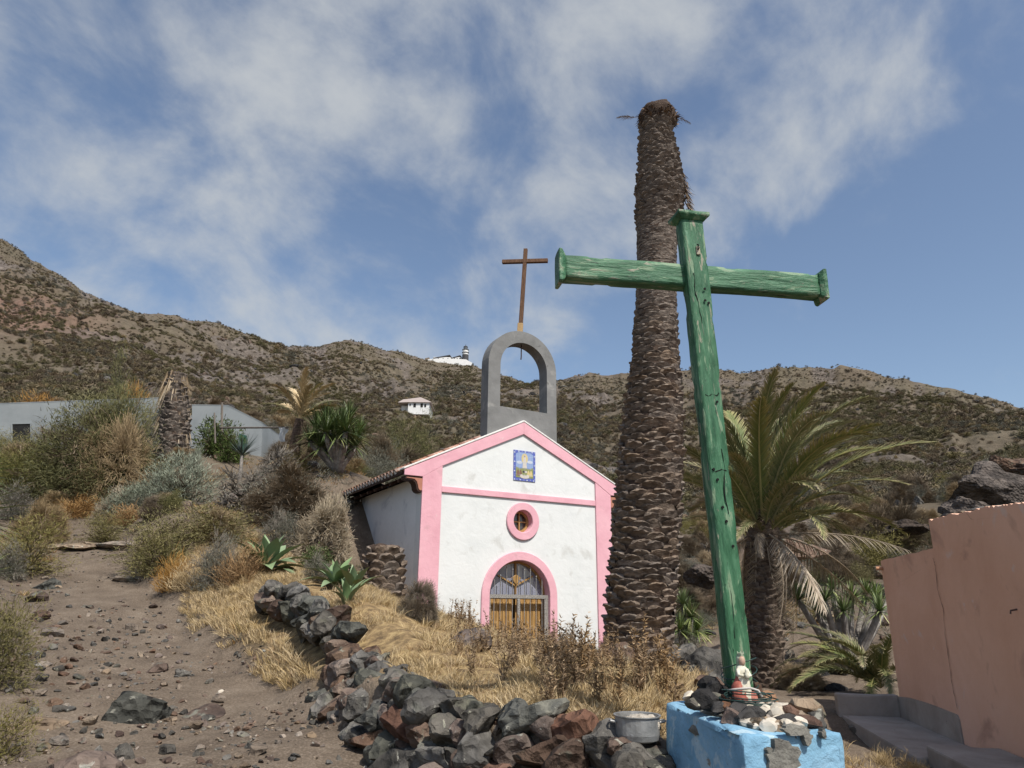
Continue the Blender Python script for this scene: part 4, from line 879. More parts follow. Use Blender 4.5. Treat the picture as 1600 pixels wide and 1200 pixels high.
def frond_mesh(seed, Ln, droop, n=58, ll=.42, lw=.026, mat=m_frond, t0=.10, dry=.2, up=.35, nm='frond', hang=.15):
    r = np.random.default_rng(seed); K = 14; ts = np.linspace(0, 1, K); el = -droop * ts ** 1.4; P = [np.zeros(3)]
    for i in range(1, K): a = (el[i] + el[i - 1]) / 2; P.append(P[-1] + np.array([math.cos(a), .0, math.sin(a)]) * Ln / (K - 1))
    P = np.array(P); P[:, 1] = .04 * Ln * ts ** 2 * r.uniform(-1, 1)
    t = np.repeat(np.linspace(t0, .99, n), 2); sg = np.tile([1., -1.], n); P0 = np.stack([np.interp(t, ts, P[:, i]) for i in range(3)], 1)
    a = np.interp(t, ts, el); tan = np.stack([np.cos(a), 0 * a, np.sin(a)], 1); nor = np.stack([-np.sin(a), 0 * a, np.cos(a)], 1); sd_ = np.tile([0, 1., 0], (2 * n, 1)) * sg[:, None]
    fw = .75 + .75 * t; D = tan * fw[:, None] + sd_ * (.8 + .15 * r.normal(size=(2 * n, 1))) + nor * (up + .18 * r.normal(size=(2 * n, 1))); D /= np.linalg.norm(D, axis=1, keepdims=True)
    Lg = ll * (np.sin(np.clip(t * .93 + .10, 0, 1) * math.pi) ** .6 * .8 + .25) * r.uniform(.8, 1.1, 2 * n)
    me = strips(nm, P0, D, Lg, np.full(2 * n, lw) * r.uniform(.8, 1.2, 2 * n), mat, dry * r.uniform(.2, 1.6, 2 * n) + .18 * t, hang, 3, side=np.cross(D, nor), rgen=r, tiptone=.55)
    mb = MB().tube([P[i] for i in range(0, K, 1)], list(np.linspace(.022, .005, K) * Ln / 2.6), 4)
    b = len(me.vertices); bm = bmesh.new(); bm.from_mesh(me); lay = bm.verts.layers.float['tone']; vs = [bm.verts.new(p) for p in mb.v]
    for v in vs: v[lay] = .62
    for f in mb.f: bm.faces.new([vs[i] for i in f])
    bm.to_mesh(me); bm.free(); return me
def rot_to(az, el, roll=0): return (Matrix.Rotation(az, 4, 'Z') @ Matrix.Rotation(-el, 4, 'Y') @ Matrix.Rotation(roll, 4, 'X')).to_euler()

# tall dead palm trunk
prof = [(994, 1030, 55), (1000, 950, 53), (1008, 850, 52), (1015, 750, 51), (1020, 650, 47), (1023.5, 560, 37), (1025, 480, 34), (1026, 400, 33), (1028, 340, 36), (1032, 300, 39), (1030, 260, 34), (1026, 220, 27), (1025, 205, 25), (1028, 190, 27)]
YP = 9.5; ax_, rad_ = [], []
for px, py, hw in prof:
    p = at(px, py, YP); dep = p.y * _cp + (p.z - ZC) * _sp; ax_.append(p); rad_.append((hw - 3.5) / F * dep)
root = thing('bare_palm_tree', 'tall bare dead palm trunk without fronds, leaning slightly right behind the green cross', 'palm tree', ax_[0] - Vector((0, 0, .1)))
ax_[0].z -= .15
palm_trunk(root, ax_, rad_, lambda q: np.interp(q, (0, .35, .55, .66, .78, 1), (.074, .068, .054, .034, .042, .05)), lambda q: np.interp(q, (0, .4, .6, .8, 1), (.255, .23, .20, .15, .12)), lambda q: np.interp(q, (0, .4, .55, .64, .76, .8, 1), (.075, .066, .045, .018, .022, .05, .06)), 300, 3)
tp = ax_[-1] - root.location; r = np.random.default_rng(4); n = 900
a = r.uniform(0, 2 * math.pi, n); rr_ = np.sqrt(r.uniform(.2, 1, n)) * .275; P0 = np.stack([tp.x + rr_ * np.cos(a), tp.y + rr_ * np.sin(a), tp.z + .16 - 2.2 * rr_ ** 2 + r.uniform(-.08, .08, n)], 1)
D = np.stack([np.cos(a) * (rr_ * 1.6 + .1), np.sin(a) * (rr_ * 1.6 + .1), r.uniform(.3, 1.2, n)], 1); D /= np.linalg.norm(D, axis=1, keepdims=True)
obj('crown_stub', strips('crown_stub', P0, D, r.uniform(.06, .20, n), r.uniform(.015, .05, n), m_fibre, r.uniform(0, .8, n), .8, 2, rgen=r), root)
mbh = MB().lathe([(.20, -.16), (.27, -.06), (.29, .06), (.27, .18), (.18, .27), (.05, .29)], 14, tp); me = mbh.mesh('crown_heart', m_core, True); rough_up(me, 2, .05, 6); obj('crown_heart', me, root)
p = at(1003, 186, YP) - root.location
fd = frond_mesh(91, .42, .5, 20, .10, .012, m_dead, .3, .3, -.2, 'frond_stub'); obj('frond_stub', fd, root, p, rot_to(math.radians(190), .15))
p = at(1054, 182, YP) - root.location; obj('frond_stub', fd, root, p, rot_to(math.radians(-10), -.4), .7)
pA, pB = at(1066, 268, YP - .1) - root.location, at(1078, 335, YP - .1) - root.location
n = 160; t = r.uniform(0, 1, n); P0 = np.array(pA)[None] * (1 - t)[:, None] + np.array(pB)[None] * t[:, None] + r.normal(0, .02, (n, 3)); D = np.stack([.5 + .3 * r.normal(size=n), -.3 + .3 * r.normal(size=n), -1 + 0 * t], 1); D /= np.linalg.norm(D, axis=1, keepdims=True)
obj('fibre_flap', strips('fibre_flap', P0, D, r.uniform(.08, .22, n), r.uniform(.008, .03, n), m_fibre, r.uniform(.5, 1, n), .1, 2, rgen=r), root)

# living palm to the right
fx = on(1196, 1076, 12.0); ct = at(1192, 832, 12.3)
pr = thing('palm_tree', 'date palm with drooping wind-blown green fronds and dead brown skirt behind the green cross', 'palm tree', fx)
palm_trunk(pr, [fx - Vector((0, 0, .1)), fx.lerp(ct, .5), ct, ct + Vector((0, 0, .35))], [.29, .25, .24, .2], lambda q: .085, lambda q: .15, lambda q: .055, 0, 8)
top0 = ct - fx + Vector((0, 0, .15))
FM = [frond_mesh(100 + i, 1, dr, 92, .125, .0115, m_frond, .08, dv, .34, 'frond', .16) for i, (dr, dv) in enumerate(((1.05, .12), (1.25, .16), (1.5, .24), (1.2, .30), (1.6, .32), (.9, .14)))]
FD = [frond_mesh(140 + i, 1, dr, 44, .15, .011, m_dead, .1, .35, -.3, 'dead_frond', .5) for i, dr in enumerate((.9, 1.3, .5))]
r_ = random.Random(12)
for i in range(76):
    az = i * 2.39996 + r_.uniform(-.25, .25); q = i / 76
    el = math.radians(90 - 64 * q ** 1.1 + r_.uniform(-8, 8)); ln = r_.uniform(2.35, 3.0) * (1 - .2 * (q < .15))
    az = az + .35 * math.sin(-az)                              # the wind sets the crown to the right
    if math.cos(az) < -.35: ln *= .72
    if q > .72: ln *= .8
    kd = r_.choice((0, 0, 5, 1, 3)) if q < .75 else r_.choice((2, 4, 3))
    obj('frond', FM[kd], pr, top0 + Vector((math.cos(az) * .16, math.sin(az) * .16, .25 - .45 * q)), rot_to(az, el, r_.uniform(-.5, .5)), ln)
for i in range(9):
    az = i * 2.39996; obj('dead_frond', FD[i % 3], pr, top0 + Vector((math.cos(az) * .22, math.sin(az) * .22, -.2)), rot_to(az, math.radians(r_.uniform(-35, 5)), r_.uniform(-.6, .6)), r_.uniform(1.5, 2.3) * (.7 if math.cos(az) < -.3 else 1))
for i in range(15):
    az = i * 2.39996 + .3; obj('dead_frond', FD[2], pr, top0 + Vector((math.cos(az) * .30, math.sin(az) * .30, -.32)), rot_to(az, math.radians(r_.uniform(-86, -76)), r_.uniform(-1.5, 1.5)), r_.uniform(1.3, 2.2))

# stump of a felled palm by the chapel
sp_ = on(596, 938, 12.4)
st = thing('palm_stump', 'short dark cut palm stump with scaly leaf bases beside the left chapel corner', 'stump', sp_)
palm_trunk(st, [sp_ - Vector((0, 0, .2)), sp_ + Vector((.01, 0, .35)), sp_ + Vector((.02, 0, .78))], [.32, .31, .25], lambda q: .118, lambda q: .25, lambda q: .10, 70, 5, jit=.35)
me = MB().lathe([(.27, .70), (.27, .79), (.2, .815), (.02, .80)], 18).mesh('cut_top', m_core, True); rough_up(me, 1, .03, 9); obj('cut_top', me, st)
# shaggy dead palm trunk on the rise at the left
pd_ = on(272, 708, 23.5); tpp = at(277, 584, 23.5)
dp = thing('dead_palm', 'short shaggy dead palm trunk with hanging dry fronds in front of the grey house', 'palm tree', pd_)
palm_trunk(dp, [pd_ - Vector((0, 0, .3)), pd_.lerp(tpp, .6), tpp], [.50, .42, .25], lambda q: .13, lambda q: .24, lambda q: .09, 0, 15)
r = np.random.default_rng(8); n = 900; a = r.uniform(0, 2 * math.pi, n); hh = r.uniform(.25, 1.02, n); H_ = tpp.z - pd_.z; P0 = np.stack([.42 * np.cos(a) * (1.1 - .4 * hh), .42 * np.sin(a) * (1.1 - .4 * hh), hh * H_], 1); P0[:, 0] += (tpp.x - pd_.x) * hh; P0[:, 1] += (tpp.y - pd_.y) * hh
sidem = (np.abs(np.cos(a)) > .62) | (hh > .85); P0 = P0[sidem]; a = a[sidem]; n = len(a); D = np.stack([.28 * np.cos(a), .2 * np.sin(a), -1 + .1 * r.normal(size=n)], 1); D /= np.linalg.norm(D, axis=1, keepdims=True)
obj('hanging_fronds', strips('hanging_fronds', P0, D, r.uniform(.3, 1.0, n), r.uniform(.02, .07, n), m_dead, r.uniform(0, .8, n), 0, 2, rgen=r), dp)
for i in range(9): obj('dead_frond', FD[2], dp, tpp - pd_ - Vector((0, 0, .1)), rot_to(i * .7, math.radians(-35 - 10 * (i % 4)), i), .9 + .1 * (i % 3))

# ---- shrubs
def unit(me_):                              # a shrub mesh fills a box one wide and one high
    n = len(me_.vertices); c = np.empty(n * 3, np.float32); me_.vertices.foreach_get('co', c); c = c.reshape(-1, 3)
    zt = np.percentile(c[:, 2], 98.5); rx = np.percentile(np.hypot(c[:, 0], c[:, 1]), 97); c[:, 2] /= zt; c[:, :2] *= .5 / rx; me_.vertices.foreach_set('co', c.ravel()); me_.update(); return me_
def shrub_leaves(nm, seed, n, mat, ll=.11, lw=.012, up=.5, nclump=90, spread=.085, rad=(.62, 1.0), droop=.1, tone=(0, .75), seg=2, tt=.3, flat=1.0):
    r = np.random.default_rng(seed); u = r.normal(size=(nclump, 3)); u[:, 2] = np.abs(u[:, 2]) * 1.1 - .12; u /= np.linalg.norm(u, axis=1, keepdims=True)
    lump = 1 + .40 * np.array([math.sin(3.1 * q[0] + seed) * math.cos(2.7 * q[1] - seed) + .5 * math.sin(5 * q[1] + 2 * seed) for q in u])
    rc = r.uniform(rad[0], rad[1], nclump) * lump; C_ = u * rc[:, None] * np.array([.44, .44, .80]); C_[:, 2] = np.maximum(C_[:, 2] + .10, .02)
    ct_ = r.uniform(0, 1, nclump); k = r.integers(0, nclump, n); P0 = C_[k] + r.normal(0, spread, (n, 3)) * np.array([1, 1, .9]); P0[:, 2] = np.abs(P0[:, 2])
    D = u[k] * .8 + np.array([0, 0, up]) + r.normal(0, .55, (n, 3)); D /= np.linalg.norm(D, axis=1, keepdims=True)
    T = tone[0] + (tone[1] - tone[0]) * (.5 * ct_[k] + .5 * r.uniform(0, 1, n))
    return unit(strips(nm, P0, D, ll * r.uniform(.6, 1.3, n), lw * r.uniform(.7, 1.3, n), mat, T, droop, seg, rgen=r, tiptone=tt))
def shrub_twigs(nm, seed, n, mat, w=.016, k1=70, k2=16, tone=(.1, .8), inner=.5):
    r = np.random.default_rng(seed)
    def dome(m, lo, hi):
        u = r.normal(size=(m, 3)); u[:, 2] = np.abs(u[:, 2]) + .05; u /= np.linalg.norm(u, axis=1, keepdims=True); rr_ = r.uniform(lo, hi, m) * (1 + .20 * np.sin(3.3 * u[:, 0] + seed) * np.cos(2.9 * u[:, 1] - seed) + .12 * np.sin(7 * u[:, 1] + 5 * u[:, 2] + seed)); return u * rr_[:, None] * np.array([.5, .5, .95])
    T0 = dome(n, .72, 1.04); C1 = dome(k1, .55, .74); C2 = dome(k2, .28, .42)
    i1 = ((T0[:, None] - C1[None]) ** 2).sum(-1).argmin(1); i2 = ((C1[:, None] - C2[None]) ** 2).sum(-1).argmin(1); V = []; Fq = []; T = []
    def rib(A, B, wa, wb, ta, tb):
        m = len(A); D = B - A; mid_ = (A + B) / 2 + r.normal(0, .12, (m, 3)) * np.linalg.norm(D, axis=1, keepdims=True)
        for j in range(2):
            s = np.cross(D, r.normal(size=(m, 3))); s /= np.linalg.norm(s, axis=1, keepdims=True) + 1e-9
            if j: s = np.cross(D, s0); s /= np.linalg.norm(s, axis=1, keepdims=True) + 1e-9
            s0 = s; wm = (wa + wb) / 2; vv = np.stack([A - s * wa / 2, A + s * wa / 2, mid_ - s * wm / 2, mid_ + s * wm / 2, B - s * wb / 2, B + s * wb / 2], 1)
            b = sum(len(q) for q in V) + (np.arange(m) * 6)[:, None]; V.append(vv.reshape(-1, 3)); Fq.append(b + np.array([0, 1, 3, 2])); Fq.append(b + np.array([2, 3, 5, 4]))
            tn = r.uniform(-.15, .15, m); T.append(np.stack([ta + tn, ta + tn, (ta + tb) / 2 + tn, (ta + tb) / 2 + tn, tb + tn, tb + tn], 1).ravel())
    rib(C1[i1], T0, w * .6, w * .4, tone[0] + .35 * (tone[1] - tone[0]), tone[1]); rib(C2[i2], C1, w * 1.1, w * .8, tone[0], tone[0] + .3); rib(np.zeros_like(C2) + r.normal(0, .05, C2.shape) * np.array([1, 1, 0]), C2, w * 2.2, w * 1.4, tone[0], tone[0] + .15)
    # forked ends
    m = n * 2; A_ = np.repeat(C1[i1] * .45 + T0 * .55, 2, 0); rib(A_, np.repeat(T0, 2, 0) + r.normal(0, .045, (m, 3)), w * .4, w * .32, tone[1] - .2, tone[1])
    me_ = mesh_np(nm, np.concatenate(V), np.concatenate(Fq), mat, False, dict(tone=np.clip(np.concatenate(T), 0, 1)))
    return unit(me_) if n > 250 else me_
m_olive = mtone('olive_feathery_leaf', [(.035, .038, .016), (.09, .092, .035), (.17, .16, .062), (.28, .24, .11)])
m_green = mtone('fresh_green_leaf', [(.025, .038, .010), (.07, .10, .028), (.14, .17, .055)])
m_silver = mtone('silver_green_leaf', [(.09, .10, .072), (.20, .22, .165), (.33, .355, .28)])
m_greyg = mtone('grey_green_leaf', [(.05, .05, .036), (.13, .13, .10), (.24, .235, .18)])
m_tantw = mtone('tan_dry_twig', [(.06, .042, .028), (.25, .185, .11), (.43, .34, .215)])
m_dktw = mtone('dark_dry_twig', [(.05, .038, .028), (.15, .115, .08), (.31, .25, .175)])
m_palet = mtone('pale_dry_twig', [(.10, .08, .06), (.30, .24, .165), (.46, .39, .28)])
m_straw = mtone('straw', [(.17, .118, .058), (.42, .31, .16), (.64, .51, .31)], .8)
m_weed = mtone('dead_weed', [(.11, .072, .04), (.26, .175, .098), (.45, .33, .20)], .9)
m_oran = mtone('rusty_dry_grass', [(.12, .06, .02), (.30, .17, .06), (.42, .28, .13)])
m_yelg = mtone('yellow_green_leaf', [(.06, .055, .018), (.16, .142, .05), (.29, .25, .11)])
m_grtw = mtone('grey_dead_wood', [(.06, .052, .045), (.17, .15, .125), (.32, .29, .25)])
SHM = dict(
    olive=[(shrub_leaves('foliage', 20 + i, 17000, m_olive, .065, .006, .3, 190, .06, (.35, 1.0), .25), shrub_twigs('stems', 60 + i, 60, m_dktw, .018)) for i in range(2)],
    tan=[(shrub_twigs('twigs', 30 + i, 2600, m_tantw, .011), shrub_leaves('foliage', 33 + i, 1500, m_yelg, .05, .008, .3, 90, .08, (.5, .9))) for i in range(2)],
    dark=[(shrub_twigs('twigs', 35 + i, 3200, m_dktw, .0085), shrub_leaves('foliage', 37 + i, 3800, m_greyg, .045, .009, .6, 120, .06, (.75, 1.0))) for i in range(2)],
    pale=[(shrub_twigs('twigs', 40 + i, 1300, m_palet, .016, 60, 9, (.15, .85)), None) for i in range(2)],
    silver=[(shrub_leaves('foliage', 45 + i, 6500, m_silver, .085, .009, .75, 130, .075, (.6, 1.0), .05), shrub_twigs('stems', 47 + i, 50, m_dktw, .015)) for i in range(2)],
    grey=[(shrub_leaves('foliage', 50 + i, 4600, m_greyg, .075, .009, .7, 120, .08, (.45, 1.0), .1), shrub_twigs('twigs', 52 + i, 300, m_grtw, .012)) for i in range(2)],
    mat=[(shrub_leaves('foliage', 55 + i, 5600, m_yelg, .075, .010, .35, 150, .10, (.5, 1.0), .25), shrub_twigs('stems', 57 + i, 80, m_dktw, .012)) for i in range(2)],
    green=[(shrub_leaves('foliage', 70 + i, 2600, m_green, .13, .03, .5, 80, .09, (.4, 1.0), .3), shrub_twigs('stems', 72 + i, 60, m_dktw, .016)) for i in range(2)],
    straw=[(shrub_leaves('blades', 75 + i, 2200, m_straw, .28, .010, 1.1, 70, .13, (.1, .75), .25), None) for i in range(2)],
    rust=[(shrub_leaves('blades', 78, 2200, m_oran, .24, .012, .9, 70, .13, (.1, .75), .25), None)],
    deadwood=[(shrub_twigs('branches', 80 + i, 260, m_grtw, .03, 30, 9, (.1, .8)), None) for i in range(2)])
def shrub(kind, px0, px1, pyt, pyb, Y_, label, name='shrub', cat='shrub', v=0, sink=.1, lean=0, dy=1.0, rz=None, group=None):
    """a shrub filling this part of the view at this distance"""
    if Y_ < 26 and px1 < 700 and pyt > 560: Y_ = min(Y_ + (3 if pyb > 790 and Y_ < 17.5 else 0), hit((px0 + px1) / 2, min(pyb, 1199)).y + .15)
    b = at((px0 + px1) / 2, pyb, Y_); t = at((px0 + px1) / 2, pyt, Y_); w = (at(px1, (pyt + pyb) / 2, Y_) - at(px0, (pyt + pyb) / 2, Y_)).length; h = t.z - b.z
    zg = gz(b.x, b.y); z0 = min(b.z, zg + .15) if b.z > zg else b.z
    z0 = b.z if zg - .6 < b.z <= zg else zg - .05
    s = thing(name, label, cat, (b.x, b.y, z0 - .03 * h), rz if rz is not None else random.uniform(0, 6), group)
    f, tw = SHM[kind][v % len(SHM[kind])]
    for me_ in (f, tw):
        if me_: o = obj(me_.name.split('.')[0], me_, s); o.scale = (w * .97, w * dy * .97, (h + max(0, b.z - z0)) * 1.02); o.rotation_euler = (0, lean, 0)
    return s
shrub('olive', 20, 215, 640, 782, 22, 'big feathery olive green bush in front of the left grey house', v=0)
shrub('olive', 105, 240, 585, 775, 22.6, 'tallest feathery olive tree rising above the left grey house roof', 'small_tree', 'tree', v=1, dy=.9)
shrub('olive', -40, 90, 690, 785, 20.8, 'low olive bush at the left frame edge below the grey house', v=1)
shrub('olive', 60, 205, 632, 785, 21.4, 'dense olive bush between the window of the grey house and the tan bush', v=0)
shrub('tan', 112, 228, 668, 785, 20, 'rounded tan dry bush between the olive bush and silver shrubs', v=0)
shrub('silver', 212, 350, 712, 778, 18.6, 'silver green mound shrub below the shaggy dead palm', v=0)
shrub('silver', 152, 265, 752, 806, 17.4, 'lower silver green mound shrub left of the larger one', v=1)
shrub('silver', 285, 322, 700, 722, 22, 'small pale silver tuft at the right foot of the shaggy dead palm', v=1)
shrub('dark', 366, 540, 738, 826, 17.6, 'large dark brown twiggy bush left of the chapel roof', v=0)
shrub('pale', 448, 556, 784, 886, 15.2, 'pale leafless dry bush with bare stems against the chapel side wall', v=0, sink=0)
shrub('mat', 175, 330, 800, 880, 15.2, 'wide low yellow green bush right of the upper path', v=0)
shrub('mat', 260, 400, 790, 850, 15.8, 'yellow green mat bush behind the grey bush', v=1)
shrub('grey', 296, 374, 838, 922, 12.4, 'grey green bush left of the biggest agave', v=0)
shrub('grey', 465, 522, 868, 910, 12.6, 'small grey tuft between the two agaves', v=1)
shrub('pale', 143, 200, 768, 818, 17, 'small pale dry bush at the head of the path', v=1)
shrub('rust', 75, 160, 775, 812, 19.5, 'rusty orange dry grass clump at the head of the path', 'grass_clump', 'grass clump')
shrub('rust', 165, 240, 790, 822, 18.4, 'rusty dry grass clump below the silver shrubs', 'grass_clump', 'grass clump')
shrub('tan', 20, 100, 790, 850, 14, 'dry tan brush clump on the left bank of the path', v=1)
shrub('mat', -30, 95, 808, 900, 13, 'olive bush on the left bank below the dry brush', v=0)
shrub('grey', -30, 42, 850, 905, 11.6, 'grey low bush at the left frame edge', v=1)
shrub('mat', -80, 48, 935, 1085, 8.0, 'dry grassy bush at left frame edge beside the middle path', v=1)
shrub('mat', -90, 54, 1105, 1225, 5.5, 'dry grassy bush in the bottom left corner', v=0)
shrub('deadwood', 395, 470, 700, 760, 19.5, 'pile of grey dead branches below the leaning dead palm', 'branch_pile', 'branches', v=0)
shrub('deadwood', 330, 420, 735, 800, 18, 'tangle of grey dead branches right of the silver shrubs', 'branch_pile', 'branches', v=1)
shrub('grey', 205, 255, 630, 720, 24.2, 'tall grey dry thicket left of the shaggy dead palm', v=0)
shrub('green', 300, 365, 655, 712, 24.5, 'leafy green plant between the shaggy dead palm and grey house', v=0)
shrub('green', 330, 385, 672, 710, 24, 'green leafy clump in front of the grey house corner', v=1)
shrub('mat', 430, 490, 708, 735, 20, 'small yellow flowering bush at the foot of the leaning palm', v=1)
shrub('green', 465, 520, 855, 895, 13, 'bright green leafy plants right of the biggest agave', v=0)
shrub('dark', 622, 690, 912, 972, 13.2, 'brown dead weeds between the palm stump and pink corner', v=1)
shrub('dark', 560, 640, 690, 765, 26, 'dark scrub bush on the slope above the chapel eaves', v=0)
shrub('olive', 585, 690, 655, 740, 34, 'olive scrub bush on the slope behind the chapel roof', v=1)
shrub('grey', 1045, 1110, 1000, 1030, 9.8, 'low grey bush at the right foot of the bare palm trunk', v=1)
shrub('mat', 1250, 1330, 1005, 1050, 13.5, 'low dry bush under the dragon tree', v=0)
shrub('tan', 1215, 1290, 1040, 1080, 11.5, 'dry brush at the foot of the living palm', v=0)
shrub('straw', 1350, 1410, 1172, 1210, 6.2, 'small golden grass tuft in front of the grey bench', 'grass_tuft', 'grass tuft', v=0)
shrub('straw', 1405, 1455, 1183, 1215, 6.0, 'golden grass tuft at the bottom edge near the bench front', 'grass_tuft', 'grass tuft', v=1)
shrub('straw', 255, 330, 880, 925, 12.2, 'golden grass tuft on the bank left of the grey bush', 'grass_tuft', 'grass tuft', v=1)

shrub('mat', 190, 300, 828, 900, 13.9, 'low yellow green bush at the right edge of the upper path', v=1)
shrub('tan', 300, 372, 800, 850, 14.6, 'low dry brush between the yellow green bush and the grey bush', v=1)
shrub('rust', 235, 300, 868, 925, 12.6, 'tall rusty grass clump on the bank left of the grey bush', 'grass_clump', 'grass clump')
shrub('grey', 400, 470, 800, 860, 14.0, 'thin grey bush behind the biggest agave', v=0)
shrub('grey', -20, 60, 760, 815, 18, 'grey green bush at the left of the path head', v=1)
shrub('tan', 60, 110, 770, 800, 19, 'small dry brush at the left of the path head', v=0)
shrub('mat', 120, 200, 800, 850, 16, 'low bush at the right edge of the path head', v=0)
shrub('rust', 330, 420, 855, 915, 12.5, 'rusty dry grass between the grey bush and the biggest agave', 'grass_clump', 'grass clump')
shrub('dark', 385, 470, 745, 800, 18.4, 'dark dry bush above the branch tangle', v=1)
# agaves
def agave_leaf(seed, wid=.17, droop=.25, curl=.12):
    n = 9; v = []; f = []
    for i in range(n):
        t = i / (n - 1); w = wid * (.5 + .5 * math.sin(min(1, t * 1.25 + .12) * math.pi * .62) ** 1.2) * (1 - max(0, t - .55) ** 1.5 * 3.3) if i < n - 1 else .004
        x = t; z = .06 * math.sin(t * math.pi) - droop * t ** 2.2
        v += [(x, -w / 2, z + curl * w), (x, 0, z - curl * w * .5), (x, w / 2, z + curl * w)]
    for i in range(n - 1):
        for k in (0, 1): f.append((i * 3 + k, i * 3 + k + 1, i * 3 + k + 4, i * 3 + k + 3))
    tn = [.25 + .5 * (i // 3) / n for i in range(len(v))]
    return mesh_np('leaf', v, f, m_agave, True, dict(tone=tn))
m_agave = mtone('agave_leaf', [(.10, .15, .065), (.165, .235, .115), (.25, .31, .17)], .5, .14, .4)
AL = [agave_leaf(i, .31 + .03 * (i % 2), .06 + .10 * i) for i in range(4)]
def agave(px, py, Y_, size, n, label, elmin=5, seed=0):
    p = hit(px, py + 14); r_ = random.Random(seed); a = thing('agave', label, 'agave', p)
    for i in range(n):
        q = i / n; el = math.radians(82 - (82 - elmin) * q ** .8 + r_.uniform(-6, 6)); az = i * 2.39996 + r_.uniform(-.2, .2)
        obj('leaf', AL[min(3, int(q * 4))], a, (math.cos(az) * .03, math.sin(az) * .03, .02 + .12 * (1 - q) * size), rot_to(az, el, r_.uniform(-.25, .25)), size * r_.uniform(.85, 1.1) * (.75 + .25 * min(1, q * 3)))
    return a
agave(416, 884, 11.9, .70, 28, 'largest agave rosette with broad pale green leaves on the dry bank', 6, 1)
agave(524, 905, 12.3, .45, 16, 'smaller agave rosette left of the palm stump', 10, 2)
agave(553, 915, 12.0, .40, 11, 'narrow upright agave touching the palm stump', 35, 3)
agave(541, 935, 11.3, .33, 8, 'little upright agave in dry grass before the palm stump', 45, 4)

# sword-leaved rosettes: dragon trees, yuccas
m_sword = mtone('sword_leaf', [(.05, .08, .025), (.13, .185, .06), (.27, .31, .11), (.42, .38, .19)], .5, .12, .4)
m_bluesw = mtone('blue_sword_leaf', [(.03, .05, .04), (.075, .105, .085), (.16, .19, .15)], .5, .1, .4)
def rosette_mesh(nm, seed, n, wid=.05, emin=-35, emax=85, mat=m_sword, droop=.18):
    r = np.random.default_rng(seed); a = r.uniform(0, 2 * math.pi, n); e = np.radians(emin + (emax - emin) * r.uniform(0, 1, n) ** .75)
    D = np.stack([np.cos(a) * np.cos(e), np.sin(a) * np.cos(e), np.sin(e)], 1); dry = (np.degrees(e) < emin + 18)
    return strips(nm, D * .04, D, r.uniform(.8, 1.08, n), np.full(n, wid) * r.uniform(.8, 1.2, n), mat, r.uniform(.0, .45, n) + .35 * dry, droop, 3, rgen=r, side=np.cross(D, np.array([0, 0, 1.]) + r.normal(0, .1, (n, 3))), tiptone=.22)
m_sword2 = mtone('dark_sword_leaf', [(.03, .05, .016), (.075, .11, .035), (.15, .18, .065), (.30, .27, .13)], .5, .12, .4)
ROd = [rosette_mesh('leaf_rosette', 220 + i, 80, .055, mat=m_sword2) for i in range(2)]
RO = [rosette_mesh('leaf_rosette', 200 + i, 120, .062) for i in range(3)]
ROb = [rosette_mesh('leaf_rosette', 210 + i, 60, .05, 5, 85, m_bluesw, .05) for i in range(2)]
m_dtrunk = M('dragon_tree_bark', [(.10, .09, .08), (.22, .20, .18), (.33, .31, .28)], 7, rough=.9, bump=.6, bscale=24, bdist=.02)
def dragon(px, py, Y_, heads, label, name='dragon_tree', cat='tree', trunk=.11, fork=.45, ros=None):
    b = on(px, py, Y_); s = thing(name, label, cat, b); mb = MB(); fk = Vector((0, 0, 0))
    for (hx, hy, dY, size) in heads:
        h = at(hx, hy, Y_ + dY) - b; m1 = h * fork + Vector((0, 0, -.05 * h.z)); m2 = h * .8 + Vector((0, 0, -.03))
        mb.tube([(0, 0, -.15), m1 * .5, m1, m2, h], [trunk, trunk * .8, trunk * .62, trunk * .55, trunk * .5], 7)
        obj('leaf_rosette', random.choice(ros or RO), s, h, (random.uniform(-.2, .2), random.uniform(-.2, .2), random.uniform(0, 6)), size * (.92 if ros is None else 1.4))
    mb.build('trunk', m_dtrunk, s, smooth=True); return s
dragon(1330, 1086, 13.2, [(1248, 938, -.2, .46), (1268, 925, .3, .45), (1288, 940, -.5, .42), (1300, 922, .4, .46), (1330, 938, .0, .50), (1318, 955, -.5, .42), (1352, 930, .5, .45), (1375, 955, -.3, .46), (1368, 935, .3, .42), (1398, 915, .9, .5), (1278, 958, .1, .36)], 'dragon tree with several green leaf heads on pale branches beside the pink house', trunk=.10, fork=.5)
dragon(528, 735, 20, [(495, 672, 0, .62), (512, 660, .3, .62), (532, 668, -.3, .66), (545, 655, .5, .55), (556, 684, 0, .58), (520, 690, -.5, .6), (484, 690, -.2, .55), (565, 676, .4, .5), (540, 695, -.4, .5), (500, 700, -.3, .6), (528, 680, -.6, .7), (556, 698, -.2, .55), (508, 676, -.6, .68), (540, 675, -.7, .62)], 'dense dark green dragon tree clump right of the dry leaning palm', trunk=.14, fork=.4, ros=ROd)
dragon(1072, 1030, 10.6, [(1068, 945, 0, .34), (1080, 965, -.1, .36), (1062, 985, -.2, .34), (1090, 985, .1, .34), (1075, 1000, -.1, .34)], 'young green dragon tree just right of the bare palm foot', trunk=.06)
def yucca(px, py, Y_, size, label, n=60, kind=ROb):
    b = at(px, py, Y_); s = thing('yucca', label, 'yucca', b); obj('leaf_rosette', random.choice(kind), s, (0, 0, 0), None, size); obj('stem', MB().tube([(0, 0, -1.1), (.02, 0, -.5), (0, 0, .05)], [.08, .06, .05], 6).mesh('stem', m_dtrunk, True), s); return s
yucca(378, 712, 22, .85, 'spiky blue green yucca in front of the grey house door')
